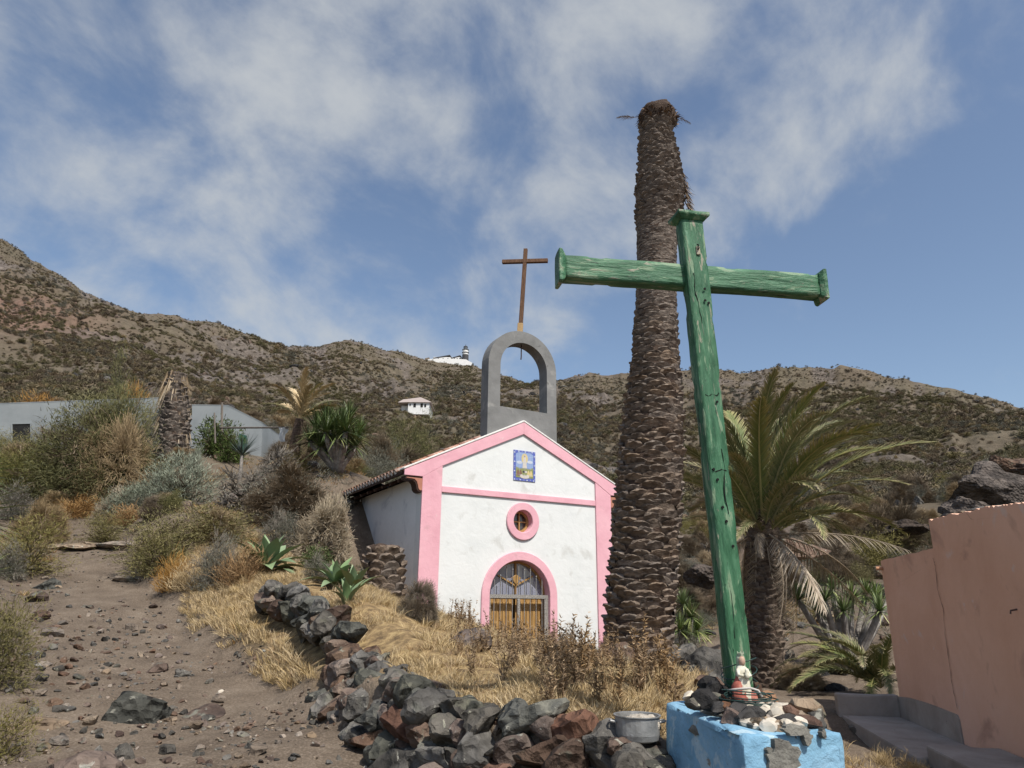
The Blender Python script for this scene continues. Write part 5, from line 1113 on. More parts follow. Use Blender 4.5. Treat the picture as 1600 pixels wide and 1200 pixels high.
yucca(-75, 810, 5.6, .62, 'spiky plant whose dry leaf tips reach in at the left frame edge', kind=RO)
yucca(-60, 745, 6.0, .52, 'upper spiky plant with dark leaf tips at the left frame edge', kind=RO)
yucca(-40, 905, 6.8, .42, 'low spiky plant with one yellow leaf reaching in from the left edge', kind=RO)

# young palm beside the pink house and a small shoot by the chapel
yp = thing('young_palm', 'young trunkless palm with arching fronds in front of the dragon tree', 'palm tree', on(1378, 1090, 10.6))
for i in range(26):
    az = math.radians(85 + 195 * i / 26 + 12 * (i % 2)); obj('frond', FM[(i * 2) % 6], yp, (0, 0, .1), rot_to(az, math.radians(22 + (i * 37) % 50), .3 * ((i % 3) - 1)), 1.3 + .12 * (i % 4))
sh = thing('palm_seedling', 'small green palm seedling at the foot of the chapel front beside the bare palm', 'palm tree', on(932, 1030, 13))
for i in range(7): obj('frond', FM[i % 3], sh, (0, 0, .05), rot_to(i * .9, math.radians(35 + 8 * i)), .62)
# leaning dry palm
b = on(462, 735, 20.3); tpt = at(468, 655, 20.3); lp = thing('dry_palm', 'small dying palm with yellowed dry fronds left of the dragon tree clump', 'palm tree', b)
lp_t = tpt - b
FDb = [frond_mesh(170 + i, 1, dr, 30, .2, .03, m_straw, .1, .3, .2, 'dead_frond', .3) for i, dr in enumerate((.7, 1.1))]
obj('trunk', MB().tube([(0, 0, -1.0), lp_t * .5 + Vector((-.08, 0, 0)), lp_t], [.2, .17, .13], 8).mesh('trunk', m_core, True), lp)
for i in range(15):
    az = math.radians((i * 137.5) % 360); FMk = (FDb[i % 2] if i % 4 else FM[3]); obj('frond', FMk, lp, lp_t, rot_to(az, math.radians(84 - 3.6 * i), .4 * (i % 3 - 1)), 1.35 + .12 * (i % 3))
for i in range(9): obj('dead_frond', FD[2], lp, lp_t * .6, rot_to(math.radians(170 + 12 * i), math.radians(-45 - 3 * i), i), 1.1)

# ---------------------------------------------------------------- houses
m_ghouse = M('grey_house_render', [(.185, .205, .21), (.235, .255, .26), (.27, .29, .29)], .7, rough=.9, bump=.3, bscale=3)
m_void = M('painted_dark_opening', [(.012, .012, .012), (.02, .02, .02)], 3, bump=0)  # flat panels on the walls; the shade inside openings is put into their colour
m_gdoor = M('green_door_paint', [(.02, .07, .05), (.035, .10, .075)], 4, rough=.6, bump=.2)
m_hw = M('far_white_wall', [(.62, .62, .60), (.72, .72, .70)], .5, rough=.9, bump=0)
m_hr = M('far_pink_roof', [(.52, .44, .41), (.58, .50, .47)], .8, rough=.9, bump=0)
YG = 28.0
def XZ(px, py, Y_, o): p = at(px, py, Y_); return (p.x - o.x, p.z - o.z)
o = Vector((at(120, 700, YG).x, YG, at(120, 700, YG).z))
gh = thing('grey_house', 'long flat-roofed grey house on the left partly hidden by the olive bush', 'house', o)
pl_ = [XZ(px, py, YG, o) for px, py in ((-160, 636), (0, 631), (252, 622), (252, 735), (-160, 745))]
MB().prism(pl_, 0, 5).build('wall', m_ghouse, gh)
MB().prism([XZ(px, py, YG, o) for px, py in ((-160, 634.9), (0, 629.9), (252.3, 620.9), (252.3, 622), (0, 631), (-160, 636))], -.01, 5.01).build('roof_edge', m_ghouse, gh)
wf = MB().ring([XZ(px, py, YG, o) for px, py in ((18, 661), (50, 660.5), (50, 692), (18, 692))], [XZ(px, py, YG, o) for px, py in ((20, 663), (48, 662.5), (48, 690), (20, 690))], -.04, -.002).build('window', m_ghouse, gh)
MB().prism([XZ(px, py, YG, o) for px, py in ((20, 663), (48, 662.5), (48, 690), (20, 690))], -.012, -.003).build('pane', m_void, wf)
MB().prism([XZ(px, py, YG, o) for px, py in ((213, 628), (215, 628), (215, 632), (213, 632))], -.02, -.001).build('vent', m_void, gh)
o2 = Vector((at(362, 705, 27).x, 27, at(362, 705, 27).z))
gh2 = thing('grey_house', 'smaller grey house with sloping gable and green door right of the shaggy dead palm', 'house', o2)
MB().prism([XZ(px, py, 27, o2) for px, py in ((300, 633), (356, 634), (410, 661), (408, 715), (300, 722))], 0, 4).build('wall', m_ghouse, gh2)
MB().prism([XZ(px, py, 27, o2) for px, py in ((299.8, 632), (356, 632.8), (410.5, 660), (410.2, 661), (356, 634), (299.8, 633))], -.01, 4.01).build('roof_edge', m_ghouse, gh2)
MB().prism([XZ(px, py, 27, o2) for px, py in ((374, 677.5), (386, 681), (386, 703), (374, 703))], -.03, -.002).build('door', m_gdoor, gh2)
m_post = M('grey_pole_wood', [(.10, .085, .07), (.22, .19, .16)], 5, rough=.9, bump=.5, stretch=(6, 6, 1))
def pole(p, q, r0, lab, nm='wooden_post'): s = thing(nm, lab, 'post', p); MB().tube([(0, 0, -.1), q - p], [r0, r0 * .8], 7).build('pole', m_post, s)
pole(at(347, 672, 24), at(347, 629, 24), .045, 'upright weathered wooden post in front of the smaller grey house')
pole(at(337, 688, 23.6), at(335, 645, 23.6), .03, 'thin short wooden stake just right of the shaggy dead palm')
pole(at(344, 664, 23.9), at(450, 668, 21), .035, 'horizontal wooden pole running from the post towards the dry palm', 'wooden_pole')
for i, (x, y0, y1) in enumerate(((205, 650, 712), (214, 640, 715), (226, 645, 715), (234, 638, 716))):
    pole(at(x, y1, 24), at(x + 1, y0, 24), .025, ('leftmost', 'second', 'third', 'rightmost')[i] + ' of the thin grey stakes left of the shaggy dead palm', 'wooden_stake')
m_cloth = M('white_cloth', [(.5, .5, .48), (.66, .66, .64)], 6, rough=.9, bump=.3)
cl_ = thing('rag', 'white rag hanging from the wooden pole by the dry palm', 'rag', at(443, 668, 21.1))
v = [(x * .09 + .03 * math.sin(z * 3 + x), .03 * math.sin(x * 2 + z), -z * .12) for z in range(5) for x in range(-2, 3 - (z // 3))]
gridv = [((x - 2) * .075 * (1 - .13 * z) + .03 * math.sin(z * 2.), .04 * math.sin(x * 2.1 + z), -z * .11) for z in range(5) for x in range(5)]
obj('cloth', mesh_np('cloth', gridv, grid_faces(5, 5), m_cloth, True), cl_)
for px0, px1, y0, y1, v_, lab in ((20, 115, 617, 634, 0, 'rusty dry reeds above the roof of the left grey house'), (180, 245, 606, 625, 0, 'rusty dry reeds above the roof near the olive tree')):
    shrub('rust', px0, px1, y0, y1 + 8, 34, lab, 'reed_clump', 'reeds')
# white house on the slope
YW = 152; o = at(650, 641, YW); wh = thing('white_house', 'small white house with pale pink roof half way up the hillside', 'house', o)
def bx(px0, px1, y0, y1, d0, d1, mat, nm, par, Y_, o):
    a, b = XZ(px0, y1, Y_, o), XZ(px1, y0, Y_, o); return MB().box((a[0], d0, a[1]), (b[0], d1, b[1])).build(nm, mat, par)
bx(637, 671, 629, 647, 0, 7, m_hw, 'wall', wh, YW, o); bx(625, 636.9, 631, 643, 1.5, 6, m_hw, 'wall', wh, YW, o)
MB().prism([XZ(px, py, YW, o) for px, py in ((622, 629.5), (630, 625), (658, 621.5), (674, 628.6), (674, 629.2), (638, 629))], -.4, 7.4).build('roof', m_hr, wh)
for px0, px1, y0, y1 in ((640, 642, 631, 634), (646, 650, 630.5, 636), (657, 661, 630.5, 636), (663, 666, 631.5, 636)): bx(px0, px1, y0, y1, -.08, -.01, m_void, 'window', wh, YW, o)
# lighthouse station on the ridge
YL = 452; o = at(727, 562, YL); lh = thing('lighthouse', 'banded black and white lighthouse tower on the ridge skyline', 'lighthouse', o); k = o.y / F * 1.10
m_ldark = M('lighthouse_dark_stone', [(.05, .05, .055), (.08, .08, .085)], .5, bump=0); m_lwhite = M('lighthouse_white', [(.66, .66, .64), (.74, .74, .72)], .5, bump=0)
m_lgrey = M('lantern_glass_grey', [(.08, .085, .09), (.13, .14, .15)], .5, rough=.3, bump=0)
z_ = lambda py: (562 - py) * k
MB().lathe([(2.2, -2), (2.15, z_(554.5))], 20).build('tower_base', m_ldark, lh)
MB().lathe([(1.95, z_(554.4)), (1.9, z_(551.6)), (2.3, z_(551.2)), (2.3, z_(550.6)), (1.9, z_(550.2)), (1.85, z_(546.8))], 20).build('tower', m_lwhite, lh)
MB().lathe([(1.9, z_(551.5)), (2.38, z_(551.3)), (2.38, z_(550.7)), (1.9, z_(550.5))], 20).build('gallery_band', m_ldark, lh)
MB().lathe([(2.3, z_(546.7)), (2.3, z_(546.0)), (1.45, z_(545.9)), (1.4, z_(542.0))], 16).build('lantern', m_lgrey, lh)
MB().lathe([(1.6, z_(541.9)), (1.2, z_(540.8)), (.3, z_(539.8)), (.08, z_(537.5))], 16).build('lantern_roof', m_ldark, lh)
o = at(700, 566, YL + 4); ks = thing('keepers_house', 'low white keepers house on the ridge left of the lighthouse', 'house', o)
for px0, px1, y0, yp in ((677, 705, 558, 554.5), (705.5, 721, 558, 555)):
    bx(px0, px1, y0, 568, 0, 9, m_lwhite, 'wall', ks, YL + 4, o)
    MB().prism([XZ(px, py, YL + 4, o) for px, py in ((px0 - .5, y0 + 1.2), (px1 - 2, yp), (px1 + .6, y0), (px1 + .4, y0 + 1), (px1 - 2, yp + 1.4), (px0, y0 + 2))], -.3, 9.3).build('roof_edge', m_ldark, ks)
    for q in range(3): xq = px0 + (px1 - px0) * (.25 + .27 * q); bx(xq, xq + 1.6, 559.6, 562, -.15, -.02, m_void, 'window', ks, YL + 4, o)
o = at(690, 570, YL - 4); tw = thing('terrace_wall', 'white terrace wall under the lighthouse on the ridge', 'wall', o)
MB().prism([XZ(px, py, YL - 4, o) for px, py in ((668, 561.5), (676, 560.5), (712, 560.5), (728, 561.5), (738, 567), (736, 571), (690, 571), (668, 566))], 0, .6).build('masonry', m_lwhite, tw)
o = at(645, 565, YL - 2); tw = thing('terrace_wall', 'short white wall on the ridge farther left of the lighthouse', 'wall', o)
MB().prism([XZ(px, py, YL - 2, o) for px, py in ((633, 562.6), (655, 562), (655, 568), (633, 568))], 0, .6).build('masonry', m_lwhite, tw)
MB().prism([XZ(px, py, YL - 2, o) for px, py in ((663, 557.5), (670, 556), (671, 563), (663, 563))], 3, 7).build('hut', m_tan, tw)

# pink house and its bench
K0 = at(1405, 1085, 8.9); K1 = at(1600, 1155, 6.03); uh = (K1 - K0); uh.z = 0; uh.normalize(); rz_ = math.atan2(uh.y, uh.x)
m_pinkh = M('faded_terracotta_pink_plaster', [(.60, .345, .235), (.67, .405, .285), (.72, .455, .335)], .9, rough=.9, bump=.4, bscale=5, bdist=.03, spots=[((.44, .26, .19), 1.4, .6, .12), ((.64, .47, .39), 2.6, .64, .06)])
m_bench = M('grey_bench_paint', [(.235, .205, .175), (.315, .28, .245), (.38, .345, .305)], 2.4, rough=.9, bump=.5, bscale=9, bdist=.02, spots=[((.30, .27, .235), 3.2, .61, .06), ((.10, .09, .08), 6, .68, .03)])
m_crack = M('crack_dark', [(.10, .06, .045), (.16, .10, .08)], 20, bump=0)
pb = Vector((K0.x, K0.y, .25)); nleft = Vector((uh.y, -uh.x, 0)) if Vector((uh.y, -uh.x, 0)).x < 0 else Vector((-uh.y, uh.x, 0))
def onwall(px, py, off=0):
    d = ray(px, py); c = Vector((0, 0, ZC)); k_ = (K0 + nleft * off - c).dot(nleft) / d.dot(nleft); p = c + d * k_; return ((p - K0).dot(uh), p.z - pb.z)
ph = thing('pink_house', 'terracotta pink plastered house with broken wall tops at the right edge', 'house', pb, rz_)
yl = 1 if (Matrix.Rotation(rz_, 3, 'Z') @ Vector((0, 1, 0))).dot(nleft) > 0 else -1      # local y sign that points left, towards the path
lowp = [(-.0, onwall(1381, 875)[1]), onwall(1418, 866), onwall(1453, 858)]
step_t = onwall(1455, 835)[0]; tall = [(step_t, onwall(1455, 812)[1]), onwall(1480, 805), onwall(1510, 800), onwall(1540, 793), onwall(1570, 790), onwall(1600, 785), (6.5, onwall(1600, 785)[1] + .25)]
def crumble(P, n=14, a=.018, seed=1):
    r_ = random.Random(seed); o_ = []
    for (x0, z0), (x1, z1) in zip(P[:-1], P[1:]):
        for i in range(n): o_.append((x0 + (x1 - x0) * i / n, z0 + (z1 - z0) * i / n + r_.uniform(-a, a)))
    return o_ + [P[-1]]
lw_ = crumble(lowp + [(step_t - .002, lowp[-1][1])], 6, .006); tw_ = crumble(tall, 13, .011, 2)
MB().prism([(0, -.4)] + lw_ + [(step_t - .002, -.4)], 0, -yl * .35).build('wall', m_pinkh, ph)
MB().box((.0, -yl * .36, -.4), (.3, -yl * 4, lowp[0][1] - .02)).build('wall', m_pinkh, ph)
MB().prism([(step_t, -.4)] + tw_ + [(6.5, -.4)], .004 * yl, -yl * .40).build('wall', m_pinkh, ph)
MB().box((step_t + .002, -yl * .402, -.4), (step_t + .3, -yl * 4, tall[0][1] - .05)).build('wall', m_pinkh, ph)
ex = crumble([(step_t + .0, tall[0][1] - .03), (step_t + .0, tall[0][1] + .012)], 1)
cr = [onwall(*q) for q in ((1459, 872), (1463, 885), (1466, 920), (1475, 950), (1478, 990), (1485, 1040), (1489, 1070), (1497, 1108))]
def crackpart(pts, w=.008, nm='crack'):
    V = []; Fc = []
    r_ = random.Random(len(pts)); fine = []
    for a, b in zip(pts[:-1], pts[1:]):
        for i in range(6): fine.append((a[0] + (b[0] - a[0]) * i / 6 + r_.uniform(-.008, .008), a[1] + (b[1] - a[1]) * i / 6))
    fine.append(pts[-1])
    for i, (x, z) in enumerate(fine): ww = w * r_.uniform(.3, 1.1); V += [(x - ww / 2, yl * .0075, z), (x + ww / 2, yl * .0075, z)]
    Fc = [(2 * i, 2 * i + 1, 2 * i + 3, 2 * i + 2) for i in range(len(fine) - 1)]
    obj(nm, mesh_np(nm, V, Fc, m_crack), ph)
crackpart(cr, .012); crackpart([onwall(*q) for q in ((1463, 885), (1440, 890), (1408, 910))], .006); crackpart([onwall(*q) for q in ((1512, 802), (1520, 812), (1560, 808), (1600, 800))], .006)
q = onwall(1590, 952); MB().tube([(q[0], 0, q[1]), (q[0], yl * .05, q[1] - .01), (q[0], yl * .055, q[1] - .035)], .007, 6).build('wall_hook', m_redr, ph)
q = onwall(1381, 888); m_clay = M('clay_pipe', [(.40, .20, .11), (.5, .27, .16)], 8, rough=.8, bump=.3)
MB().tube([(.06, -yl * .05, q[1]), (.05, yl * .03, q[1]), (.045, yl * .075, q[1])], .022, 10).build('drain_pipe', m_clay, ph)
MB().box((step_t - .015, -yl * .30, lowp[-1][1] + .02), (step_t + .0, -yl * .1, tall[0][1] - .08)).build('beam_end', m_brown, ph, bevel=.006)
for i, (px, py, s, lab) in enumerate(((1470, 806, .30, 'flat slab stone at the left end of the pink wall top'), (1500, 799, .26, 'flat grey slab on the broken top of the pink wall'), (1522, 795, .22, 'thin pale slab stone on the pink wall, right of the grey one'))):
    t_, z1 = onwall(px, py); p = K0 + uh * t_ - nleft * .2; tag(obj('slab_stone', RM['tan' if i == 0 else 'basalt'][i], None, (p.x, p.y, pb.z + z1 + .005), (0, .05, rz_), (s * 1.2, s, s * .28)), lab, 'stone')
# bench: seat, end wall and the grey band on the wall
be = thing('bench', 'grey painted masonry bench with curved back band built along the pink house', 'bench', pb, rz_)
def onpl(px, py, off): return onwall(px, py, off)
zs1 = .30; zs2 = .36
bw = .66
def lb(t0, t1, y0, y1, z0, z1): a = (t0, yl * min(y0, y1), z0); b = (t1, yl * max(y0, y1), z1); return (tuple(map(min, a, b)), tuple(map(max, a, b)))
e1 = onpl(1321, 1089, bw); 
me = MB().box(*lb(-.16, .0, .01, bw + .02, -.4, e1[1] + .0)).mesh('end_wall', m_bench, bevel=.025, seg=2); rough_up(me, 2, .012, 4); obj('end_wall', me, be)
st1 = onpl(1338, 1130, bw)[1]; t2 = onwall(1500, 1150, .3)[0]
me = MB().box(*lb(.001, t2 - .002, .01, bw, -.4, st1)).mesh('seat', m_bench, bevel=.02, seg=2); rough_up(me, 3, .014, 3); obj('seat', me, be)
me = MB().box(*lb(t2, 6.2, .01, bw - .08, -.4, st1 + .10)).mesh('seat', m_bench, bevel=.02, seg=2); rough_up(me, 3, .012, 3, 2); obj('seat', me, be)
dad = [(.0, st1 - .1), (.0, e1[1] - .01)] + [onwall(*q) for q in ((1420, 1090), (1445, 1097), (1470, 1106), (1497, 1117), (1500, 1124))] + [(onwall(1500, 1124)[0] + .02, st1 - .1)]
MB().prism(dad, yl * .001, yl * .014).build('back_band', m_bench, be)
q = onpl(1350, 1148, bw); me = rock_mesh('broken_corner', 901, m_conc, 2, 9, .08); o_ = obj('broken_corner', me, be, (.35, yl * (bw - .03), st1 - .10), None, (.5, .14, .2))

m_lavab = rockmat('brown_lava', [(.03, .025, .022), (.075, .06, .05), (.135, .108, .088)], lich=False)
# dark boulders on the slope behind the pink house
for i, (px, py, Y_, s, sc_, lab) in enumerate(((1545, 765, 24, 2.2, (1, .9, .75), 'big dark lava boulder on the slope behind the pink house'), (1590, 745, 26, 2.2, (1.1, 1, .8), 'large lava outcrop at the right frame edge above the pink house'), (1500, 800, 22, 1.1, (1, 1, .7), 'smaller lava boulder just above the pink wall top'), (1420, 825, 24, 1.0, (1.2, 1, .6), 'low lava rock on the slope above the lower pink wall'), (1255, 860, 20, 1.0, (1.3, 1, .6), 'dark rock outcrop under the right fronds of the living palm'), (1100, 905, 20, .8, (1, 1, .8), 'dark rock on the bank between the two palms'))):
    p = at(px, py, Y_); o = obj('boulder', rock_mesh('boulder', 300 + i, m_brownr if i in (1, 4) else m_lavab, 4, 10, .13), None, p); o.scale = tuple(s * 1.25 * k_ for k_ in sc_); o.rotation_euler = (0, 0, i); tag(o, lab, 'boulder')

# ---------------------------------------------------------------- small things
m_alu = M('dull_aluminium', [(.20, .20, .195), (.32, .32, .31), (.42, .42, .41)], 8, rough=.5, metal=.55, bump=.3, bscale=20)
m_sand = M('crumbled_mortar', [(.30, .26, .2), (.48, .43, .36), (.58, .54, .47)], 20, rough=.95, bump=1, bscale=50)
pp = at(997, 1158, 4.35); pot = thing('cooking_pot', 'old aluminium cooking pot filled with rubble on the dry stone wall', 'pot', pp)
MB().lathe([(.085, 0), (.115, .012), (.122, .04), (.124, .125), (.132, .13), (.132, .136), (.120, .134), (.117, .09), (.02, .085)], 28).build('body', m_alu, pot, smooth=False)
MB().tube([(-.122, -.03, .10), (-.15, -.025, .105), (-.155, 0, .105), (-.15, .025, .105), (-.122, .03, .10)], .007, 6).build('handle', m_alu, pot)
MB().tube([(.122, -.03, .10), (.15, -.025, .105), (.155, 0, .105), (.15, .025, .105), (.122, .03, .10)], .007, 6).build('handle', m_alu, pot)
me = MB().lathe([(.116, .06), (.112, .10), (.07, .125), (.02, .138)], 18, (.015, .01, 0)).mesh('rubble', m_sand, True); rough_up(me, 2, .02, 16); obj('rubble', me, pot)

cb2 = Vector((cb.x, cb.y, zt_)); sb = at(1163, 1096, 3.86)
m_cream = M('chipped_cream_paint', [(.36, .33, .24), (.60, .57, .46), (.66, .64, .55)], 22, rough=.7, bump=.5, bscale=60, bdist=.004)
m_redrobe = M('faded_red_paint', [(.22, .055, .04), (.36, .11, .08), (.45, .2, .15)], 26, rough=.75, bump=.5, bscale=60, bdist=.004)
m_grnveil = M('pale_green_paint', [(.17, .23, .15), (.32, .38, .27), (.45, .48, .38)], 24, rough=.75, bump=.4, bscale=60, bdist=.004)
m_skin_p = M('painted_face', [(.40, .26, .19), (.48, .33, .25)], 30, rough=.7, bump=.1)
sv = thing('statuette', 'small chipped robed woman statuette in cream and red tied to the green cross', 'statuette', sb, math.radians(12))
body = MB().lathe([(.040, 0), (.043, .012), (.040, .05), (.034, .09), (.028, .12), (.031, .145), (.027, .162), (.012, .172)], 18, (0, 0, 0), 1.0, .72)
me = body.mesh('robe', m_cream, True); rough_up(me, 1, .006, 40, 2); obj('robe', me, sv)
me = MB().lathe([(.052, -.005), (.054, .015), (.047, .055), (.040, .09), (.02, .115)], 14, (-.016, .006, 0), .85, .7).mesh('red_mantle', m_redrobe, True); rough_up(me, 1, .008, 34, 5); obj('red_mantle', me, sv)
me = MB().lathe([(.036, .0), (.038, .02), (.02, .045)], 10, (.040, -.004, 0), .8, .6).mesh('red_hem', m_redrobe, True); rough_up(me, 1, .006, 34, 8); obj('red_hem', me, sv)
obj('head', MB().lathe([(.003, .166), (.014, .172), (.0185, .186), (.018, .199), (.012, .210), (.003, .214)], 14, (0, -.006, 0), .9, 1).mesh('head', m_skin_p, True), sv)
me = MB().lathe([(.036, .10), (.033, .14), (.025, .168), (.023, .19), (.022, .208), (.012, .219), (.002, .221)], 14, (.002, .008, 0), .95, .8).mesh('veil', m_grnveil, True); rough_up(me, 1, .004, 40, 1); obj('veil', me, sv)
cw = MB().lathe([(.014, .214), (.017, .228), (.015, .228), (.004, .218)], 10, (0, 0, 0))
for i in range(6): a = i * math.pi / 3; cw.tube([(.015 * math.cos(a), .015 * math.sin(a), .224), (.018 * math.cos(a), .018 * math.sin(a), .234)], [.004, .0015], 5)
cw.build('crown', m_grnveil, sv)
MB().tube([(-.022, -.006, .15), (-.033, -.022, .125), (-.010, -.032, .122)], [.010, .009, .007], 8).build('arm', m_cream, sv, smooth=True)
MB().tube([(.022, -.006, .15), (.032, -.022, .12), (.012, -.033, .115)], [.010, .009, .007], 8).build('arm', m_cream, sv, smooth=True)
MB().lathe([(.006, .108), (.013, .115), (.012, .130), (.006, .138), (.009, .147), (.003, .156)], 10, (.006, -.036, 0)).build('child', m_cream, sv, smooth=True)
m_wire = M('dark_green_wire', [(.012, .03, .026), (.03, .06, .055)], 10, rough=.5, bump=0); m_rod = M('pale_bent_wire', [(.38, .34, .30), (.5, .46, .42)], 20, rough=.7, bump=.2)
w0 = at(1170, 1104, 3.84); wr = thing('wire_coil', 'tangled coil of dark green wire around the foot of the green cross', 'wire', w0); r_ = random.Random(6)
for i in range(7):
    R_c = r_.uniform(.07, .12); tl = r_.uniform(-.2, .2); ph0 = r_.uniform(0, 6)
    pts = [(R_c * 1.25 * math.cos(a + ph0) + r_.uniform(-.004, .004), R_c * .9 * math.sin(a + ph0), .008 * i + tl * R_c * math.cos(a) * .6 + .02) for a in np.linspace(0, 2 * math.pi * .97, 22)]
    MB().tube(pts, .0032, 5).build('loop', m_wire, wr)
for i in range(3):
    zc = .10 + .045 * i; c = Vector((cb.x - w0.x, cb.y - w0.y, 0)); q = [Vector((c.x + .09 * math.cos(a) - .015 * zc, c.y - .02 + .105 * math.sin(a), zc + .03 * math.sin(a + i))) for a in np.linspace(0, 2 * math.pi, 18)]
    MB().tube(q, .003, 5).build('loop', m_wire, wr)
a0 = [at(px, py, y_) for px, py, y_ in ((1137, 1079, 3.84), (1150, 1077, 3.79), (1172, 1075, 3.78), (1185, 1079, 3.78), (1191, 1089, 3.76))]
rd = thing('bent_wire', 'pale thick bent wire lying across the statuette at the cross foot', 'wire', a0[0]); MB().tube([p - a0[0] for p in a0], .006, 7).build('rod', m_rod, rd, smooth=True)
m_shard = M('brown_tile_shard', [(.20, .11, .06), (.30, .17, .10)], 8, rough=.8, bump=.3)
for px, py, w, h, ty, mat, lab in ((1206, 1098, .10, .085, .5, m_shard, 'brown broken tile leaning right of the cross foot on the pedestal'), (1187, 1084, .05, .075, .1, m_brownr, 'small upright wood chip behind the statuette at the cross foot')):
    p = at(px, py + 6, 3.95); s = thing('tile_shard', lab, 'tile shard', p, .2)
    me = MB().prism([(-w / 2, 0), (w / 2, -.01), (w / 2 * .9, h * .8), (w * .1, h), (-w / 2 * .8, h * .9)], 0, .014).mesh('shard', mat, bevel=.003); o_ = obj('shard', me, s); o_.rotation_euler = (-ty, 0, 0)

# ---------------------------------------------------------------- ground cover that nobody could count
src_col = {}
def scatter(name, meshes, P, S, Rt, idx, label, kind='stuff', parent=None):
    c = bpy.data.collections.new(name + '_sources')
    for i, m_ in enumerate(meshes): c.objects.link(bpy.data.objects.new(f'source_{len(src_col)}_{i:02d}', m_))
    src_col[name] = c; n = len(P); me = bpy.data.meshes.new(name); me.vertices.add(n); me.vertices.foreach_set('co', np.asarray(P, np.float32).ravel())
    a = me.attributes.new('scl', 'FLOAT_VECTOR', 'POINT'); S = np.asarray(S, np.float32); S = np.repeat(S[:, None], 3, 1) if S.ndim == 1 else S; a.data.foreach_set('vector', S.ravel())
    a = me.attributes.new('rot', 'FLOAT_VECTOR', 'POINT'); a.data.foreach_set('vector', np.asarray(Rt, np.float32).ravel())
    a = me.attributes.new('pick', 'INT', 'POINT'); a.data.foreach_set('value', np.asarray(idx, np.int32))
    o = obj(name, me); tag(o, label, kind=kind)
    g = bpy.data.node_groups.new(name, 'GeometryNodeTree'); g.interface.new_socket('Geometry', in_out='INPUT', socket_type='NodeSocketGeometry'); g.interface.new_socket('Geometry', in_out='OUTPUT', socket_type='NodeSocketGeometry')
    N = g.nodes; K = g.links.new; gi = N.new('NodeGroupInput'); go = N.new('NodeGroupOutput'); ip = N.new('GeometryNodeInstanceOnPoints'); ci = N.new('GeometryNodeCollectionInfo')
    ci.inputs['Collection'].default_value = c; ci.inputs['Separate Children'].default_value = True; ci.inputs['Reset Children'].default_value = True
    def na(nm, ty): q = N.new('GeometryNodeInputNamedAttribute'); q.data_type = ty; q.inputs[0].default_value = nm; return q.outputs['Attribute']
    er = N.new('FunctionNodeEulerToRotation'); K(na('rot', 'FLOAT_VECTOR'), er.inputs[0])
    K(gi.outputs[0], ip.inputs['Points']); K(ci.outputs[0], ip.inputs['Instance']); ip.inputs['Pick Instance'].default_value = True; K(na('pick', 'INT'), ip.inputs['Instance Index']); K(er.outputs[0], ip.inputs['Rotation']); K(na('scl', 'FLOAT_VECTOR'), ip.inputs['Scale']); K(ip.outputs[0], go.inputs[0])
    md = o.modifiers.new('scatter', 'NODES'); md.node_group = g; return o
R2 = np.random.default_rng(21)
Mci = np.array((Mch).inverted())
def in_chapel(x, y, mg=.0):
    lx = Mci[0, 0] * x + Mci[0, 1] * y + Mci[0, 3]; ly = Mci[1, 0] * x + Mci[1, 1] * y + Mci[1, 3]; return (lx > -mg) & (lx < CW + mg) & (ly > -mg) & (ly < CL + mg)
def near_any(x, y, pts): m = np.zeros(len(x), bool); [m.__ior__(np.hypot(x - a, y - b) < r) for a, b, r in pts]; return m
# dry grass on the terrace
n = 60000; y = 4.0 + 14 * R2.uniform(0, 1, n) ** 1.15; x = R2.uniform(-8.5, 2.9, n)
d = -sdist(x, y, edge) - .28 * np.clip(fbm(x * 1.7, y * 1.7, 3, 143) + .25, -.1, 1); wd = sdist(x, y, wl)
nn = fbm(x * .8, y * .8, 3, 140)
pr_ = np.clip(.58 + 1.15 * nn, .03, 1) * np.clip(1.35 - y / 19, .25, 1) * (x < 2.2 - .05 * y + .9 * sstep(4, 6, y) + .4 * nn) * sstep(17.8, 14.5, y + .35 * np.abs(x))
ok = (d > -.05) & (R2.uniform(0, 1, n) < pr_) & ~in_chapel(x, y, .05) & ~near_any(x, y, [(fx_[0], fx_[1], fx_[2]) for fx_ in ((ax_[0].x, ax_[0].y, .5), (sp_.x, sp_.y, .32), (pcx.x, pcx.y, .55), (pp.x, pp.y, .16))]) & ~((wd > -.17) & (wd < .6) & (y < 6.6)) & (np.abs(wd) > .17)
ok &= ~((wd > 0) & (np.hypot(x - wl[5][0], y - wl[5][1]) < 1.6) & (d < .25))
x, y = x[ok], y[ok]; n = len(x); z = ground(x, y)
def tuft(seed, n_=30, h=1.0, sp=.45, lw=.026, mat=m_straw, tn=(0, .8)):
    r = np.random.default_rng(seed); a = r.uniform(0, 2 * math.pi, n_); q = np.sqrt(r.uniform(0, 1, n_)) * .35; P0 = np.stack([q * np.cos(a), q * np.sin(a), 0 * a], 1); D = np.stack([sp * np.cos(a + r.normal(0, .6, n_)), sp * np.sin(a + r.normal(0, .6, n_)), 1 + 0 * a], 1); D /= np.linalg.norm(D, axis=1, keepdims=True)
    return strips('tuft', P0, D, h * r.uniform(.4, 1.05, n_), lw * r.uniform(.6, 1.3, n_), mat, r.uniform(tn[0], tn[1], n_), .35, 3, rgen=r, tiptone=.25)
TU = [tuft(i, 46, 1, .35 + .16 * i) for i in range(4)] + [tuft(9, 26, .8, .9, .04, m_weed, (.2, .9))]
patchy = fbm(x * .35, y * .35, 3, 150)
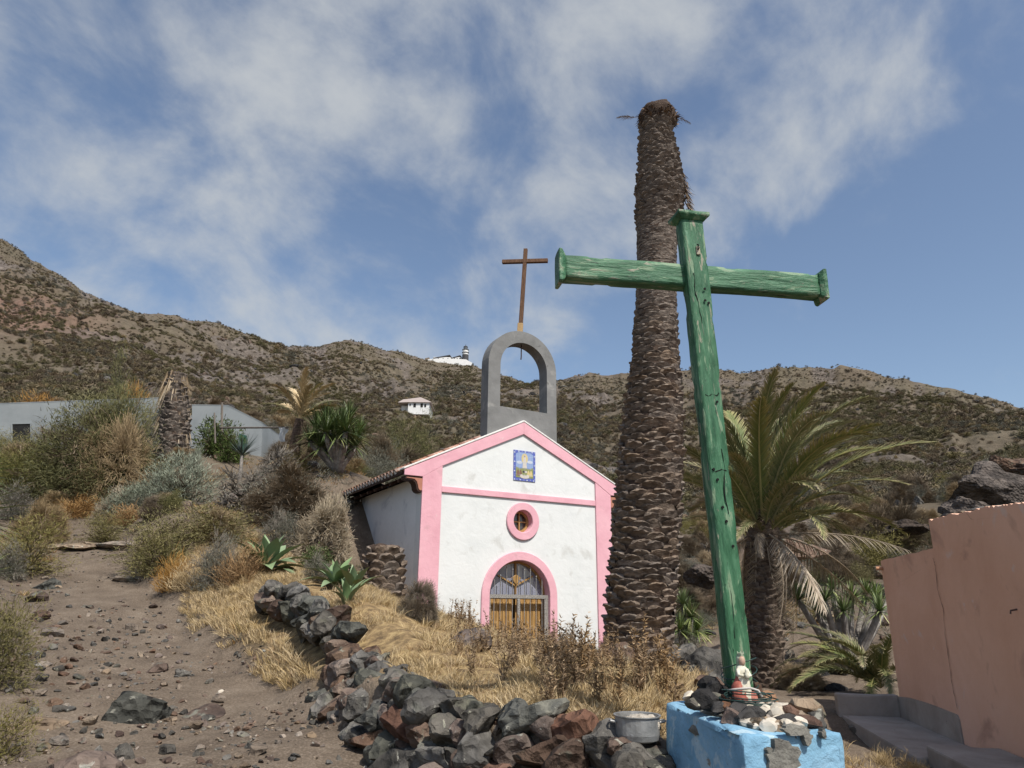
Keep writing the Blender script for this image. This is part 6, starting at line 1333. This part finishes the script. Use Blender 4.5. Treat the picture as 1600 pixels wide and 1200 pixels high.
S = R2.uniform(.08, .25, n) * (1 + .35 * patchy) * (1 + .25 * (R2.uniform(0, 1, n) < .08)); rot = np.stack([R2.normal(0, .15, n), R2.normal(0, .15, n), R2.uniform(0, 6.28, n)], 1); idx = R2.integers(0, 4, n); idx[R2.uniform(0, 1, n) < .05 + .10 * (patchy < -.15)] = 4
scatter('dry_grass', TU, np.stack([x, y, z - .01], 1), S, rot, idx, 'dry golden grass covering the terrace in front of the chapel')
# grass at the path verge and on the far banks
n = 26000; y = R2.uniform(6, 26, n); x = R2.uniform(-16, 9, n); d = -sdist(x, y, edge); dl = -sdist(x, y, left_edge); nn = fbm(x * .6, y * .6, 3, 160)
ok = (((d > .1) | (x < -1.5) & (dl > .1)) & (R2.uniform(0, 1, n) < np.clip(.12 + 1.1 * nn, 0, .75))) & ~in_chapel(x, y, .05) & ~((d > -.05) & (y < 14) & (x < 2) & (x > -3 - .0 * y)) & ~((x > 2.0) & (y < 12))
x, y = x[ok], y[ok]; n = len(x); z = ground(x, y); TU2 = [tuft(20 + i, 26, 1, .5 + .2 * i, .045, m_, (.0, .7)) for i, m_ in enumerate((m_oran, m_straw, m_yelg, m_greyg))]
scatter('verge_grass', TU2, np.stack([x, y, z - .01], 1), R2.uniform(.12, .28, n), np.stack([0 * x, 0 * x, R2.uniform(0, 6.28, n)], 1), R2.integers(0, 4, n), 'dry patchy grass on the banks beside the path')
# dead brown weeds, each a plant of its own
def weed_mesh(seed):
    r = np.random.default_rng(seed); P0 = []; D = []; Lg = []; Wd = []; T = []
    for s in range(r.integers(4, 8)):
        a = r.uniform(0, 6.28); sp = r.uniform(.05, .35); dr_ = np.array([sp * math.cos(a), sp * math.sin(a), 1]); dr_ /= np.linalg.norm(dr_); h = r.uniform(.55, 1.05); b0 = np.array([r.normal(0, .04), r.normal(0, .04), 0])
        P0.append(b0); D.append(dr_); Lg.append(h); Wd.append(.022); T.append(.35)
        for k in range(34):
            t = r.uniform(.18, 1.0); q = r.normal(size=3); q[2] = abs(q[2]) * .6 + .25; q /= np.linalg.norm(q); P0.append(b0 + dr_ * h * t); D.append(q); Lg.append(r.uniform(.05, .15) * (1.25 - t * .5)); Wd.append(r.uniform(.012, .04)); T.append(r.uniform(0, .75))
    return strips('dead_weed', np.array(P0), np.array(D), np.array(Lg), np.array(Wd), m_weed, np.array(T), .05, 2, rgen=r, tiptone=.15)
WM = [weed_mesh(400 + i) for i in range(7)]
r_ = random.Random(31); wspots = []
for i in range(140):
    zone = r_.random()
    if zone < .30: px, py, Y_ = r_.uniform(850, 1055), r_.uniform(1070, 1130), 0; Y_ = np.interp(py, (1065, 1130), (6.6, 4.9)); h = r_.uniform(.25, .5)
    elif zone < .72: px, py, Y_ = r_.uniform(700, 960), r_.uniform(1035, 1085), 0; Y_ = np.interp(py, (1030, 1085), (8.4, 5.8)); h = r_.uniform(.22, .42)
    elif zone < .9: px, py, Y_ = r_.uniform(650, 900), r_.uniform(985, 1030), 0; Y_ = np.interp(py, (985, 1030), (12.5, 9.2)); h = r_.uniform(.25, .5)
    else: px, py, Y_ = r_.uniform(560, 720), r_.uniform(950, 985), 13.2; h = r_.uniform(.2, .45)
    wspots.append((px, py, Y_, h, 'between the stone wall and the bare palm' if zone < .30 else 'in the dry grass below the chapel door' if zone < .72 else 'close to the chapel front' if zone < .9 else 'by the left corner of the chapel'))
for px, py, Y_, h, wh_ in wspots:
    p = on(px, py, Y_)
    if bool(in_chapel(np.array([p.x]), np.array([p.y]), .1)[0]) or math.hypot(p.x - pcx.x, p.y - pcx.y) < .6: continue
    o = obj('dead_weed', r_.choice(WM), None, (p.x, p.y, p.z - .02), (r_.uniform(-.15, .15), r_.uniform(-.15, .15), r_.uniform(0, 6)), h * 1.0)
    tag(o, ('tall' if h > .38 else 'low') + ' dead brown weed standing ' + wh_, 'weed', 'dead brown weeds in the grass')
# gravel
n = 26000; y = 4.6 + 15 * R2.uniform(0, 1, n) ** 1.6; x = R2.uniform(-13, 3.4, n); d = -sdist(x, y, edge); nn = fbm(x * 1.1, y * 1.1, 3, 170)
ok = (d < .25) & (R2.uniform(0, 1, n) < np.clip(.45 + 1.2 * nn, .08, 1)); x, y = x[ok], y[ok]; n = len(x); z = ground(x, y); GP = [RMs[k][i] for k in ('basalt', 'brown', 'tan') for i in range(2)]
sz = np.exp(R2.normal(math.log(.024), .55, n)); sz = np.clip(sz, .008, .075)
scatter('gravel', GP, np.stack([x, y, z + sz * .1], 1), sz * 1.2, R2.uniform(0, 6.28, (n, 3)) * np.array([.12, .12, 1]), R2.integers(0, 6, n), 'loose gravel on the dirt path')
# scrub and rocks on the hills
HB = []
for i, cs in enumerate(([(.046, .043, .023), (.127, .115, .062), (.209, .186, .105)], [(.054, .046, .028), (.147, .129, .074), (.232, .202, .124)], [(.056, .042, .028), (.143, .109, .073), (.232, .186, .127)], [(.046, .037, .026), (.116, .093, .068), (.194, .163, .121)], [(.085, .067, .040), (.209, .167, .099), (.310, .260, .163)], [(.065, .062, .048), (.152, .146, .115), (.240, .232, .186)])):
    HB.append(shrub_leaves('scrub', 500 + i, 420, mtone('hill_scrub_leaf', cs, .95, .16, .05), .20, .055, .35, 40, .10, (.35, 1.0), .15, (0, .8), 2, .2))
N_ = 220000; a = R2.uniform(-math.radians(51.5), math.radians(51.5), N_); rr2 = np.exp(math.log(48) + (math.log(470) - math.log(48)) * R2.uniform(0, 1, N_) ** .8); x = rr2 * np.sin(a); y = rr2 * np.cos(a)
rid = np.interp(a, AZR, RIDr); mk = rock_mask(x, y, a, rr2); dn = fbm(x / 18, y / 18, 4, 180)
ok = (rr2 < rid * 1.03) & (R2.uniform(0, 1, N_) < np.clip(.72 + 1.1 * dn, .08, 1) * (1 - .7 * mk)) & ~near_any(x, y, [(at(650, 640, YW).x, YW + 3, 9), (at(645, 640, YW).x, YW - 7, 7)])
x, y, rr2, dn = x[ok], y[ok], rr2[ok], dn[ok]; n = len(x); z = ground(x, y); sz = np.exp(R2.normal(0, .42, n)) * np.interp(rr2, (48, 120, 300, 470), (.48, .62, .9, 1.15))
sz = sz * np.where(rr2 > .85 * np.interp(np.arctan2(x, y), AZR, RIDr), .62, 1.0)
sel = np.clip(fbm(x / 30, y / 30, 3, 190) * 5 + 2.6 + R2.normal(0, 1.5, n), 0, 5.99).astype(int)
scatter('hill_scrub', HB, np.stack([x, y, z], 1), np.stack([sz * 1.2, sz * 1.2, sz * R2.uniform(.42, .72, n)], 1), np.stack([0 * x, 0 * x, R2.uniform(0, 6.28, n)], 1), sel, 'low dry scrub covering the hillsides')
N_ = 6300; a = R2.uniform(-math.radians(51), math.radians(51), N_); rr2 = np.exp(R2.uniform(math.log(17), math.log(62), N_)); x = rr2 * np.sin(a); y = rr2 * np.cos(a); dn = fbm(x / 5, y / 5, 3, 200); d = -sdist(x, y, edge)
gy = np.array([(at(120, 660, 28).x, 30.5, 5.2), (at(362, 660, 27).x, 29, 2.6), (at(40, 660, 28).x, 30, 4.5), (at(-60, 660, 28).x, 30, 4.5), (at(200, 660, 28).x, 30, 4.5), (at(330, 660, 28).x, 30, 3)])
ok = (R2.uniform(0, 1, N_) < np.clip(.42 + 1.0 * dn, .02, 1)) & ~in_chapel(x, y, 1.5) & ~near_any(x, y, gy) & ~((x < -4) & (d < .3) & (rr2 < 24)) & ~((x > 3.2) & (y < 17)) & ((x < 3) | (R2.uniform(0, 1, N_) < .45)) & ~((a > azpx(285, 670)[0]) & (a < azpx(450, 670)[0]) & (rr2 < 31)) & ~((rr2 < 21) & (x < -2.5) & (R2.uniform(0, 1, N_) < .6))
x, y, rr2 = x[ok], y[ok], rr2[ok]; n = len(x); z = ground(x, y)
NB = [SHM[k][i][0] for k, i in (('dark', 0), ('mat', 0), ('grey', 0), ('tan', 0), ('grey', 1), ('mat', 1), ('olive', 1), ('dark', 1))]
sz = np.exp(R2.normal(math.log(.62), .38, n)) * np.interp(rr2, (17, 60), (.8, 1.35)); sel = np.clip((fbm(x / 7, y / 7, 2, 210) + .5) * 8 + R2.normal(0, 2, n), 0, 7.99).astype(int)
scatter('slope_scrub', NB, np.stack([x, y, z - .03], 1), np.stack([sz * 1.5, sz * 1.5, sz], 1), np.stack([0 * x, 0 * x, R2.uniform(0, 6.28, n)], 1), sel, 'twiggy dry scrub on the nearer slopes')
N_ = 18000; a = R2.uniform(-math.radians(51), math.radians(51), N_); rr2 = np.exp(R2.uniform(math.log(12), math.log(420), N_)); x = rr2 * np.sin(a); y = rr2 * np.cos(a)
mk = rock_mask(x, y, a, rr2); ok = (rr2 < np.interp(a, AZR, RIDr)) & ((R2.uniform(0, 1, N_) < mk * .9 + .12 + .5 * ((x > 2) & (rr2 > 15) & (rr2 < 75)) * np.clip(fbm(x / 6, y / 6, 3, 220) + .3, 0, 1))) & ~in_chapel(x, y, .3) & ~((x < -3) & (-sdist(x, y, edge) < .4) & (rr2 < 24)) & ~((-sdist(x, y, edge) > 0) & (rr2 < 16) & (x < 2.5))
x, y, rr2 = x[ok], y[ok], rr2[ok]; n = len(x); z = ground(x, y); sz = np.exp(np.clip(R2.normal(0, .55, n), -1, 1.1)) * np.interp(rr2, (12, 30, 100, 420), (.13, .26, .45, 1.0))
scatter('hill_rocks', [RMs[k][i] for k in ('black', 'brown', 'basalt') for i in range(3)], np.stack([x, y, z], 1), sz * 1.3, R2.uniform(0, 6.28, (n, 3)) * np.array([.2, .2, 1]), R2.integers(0, 9, n), 'dark volcanic rocks strewn over the slopes')
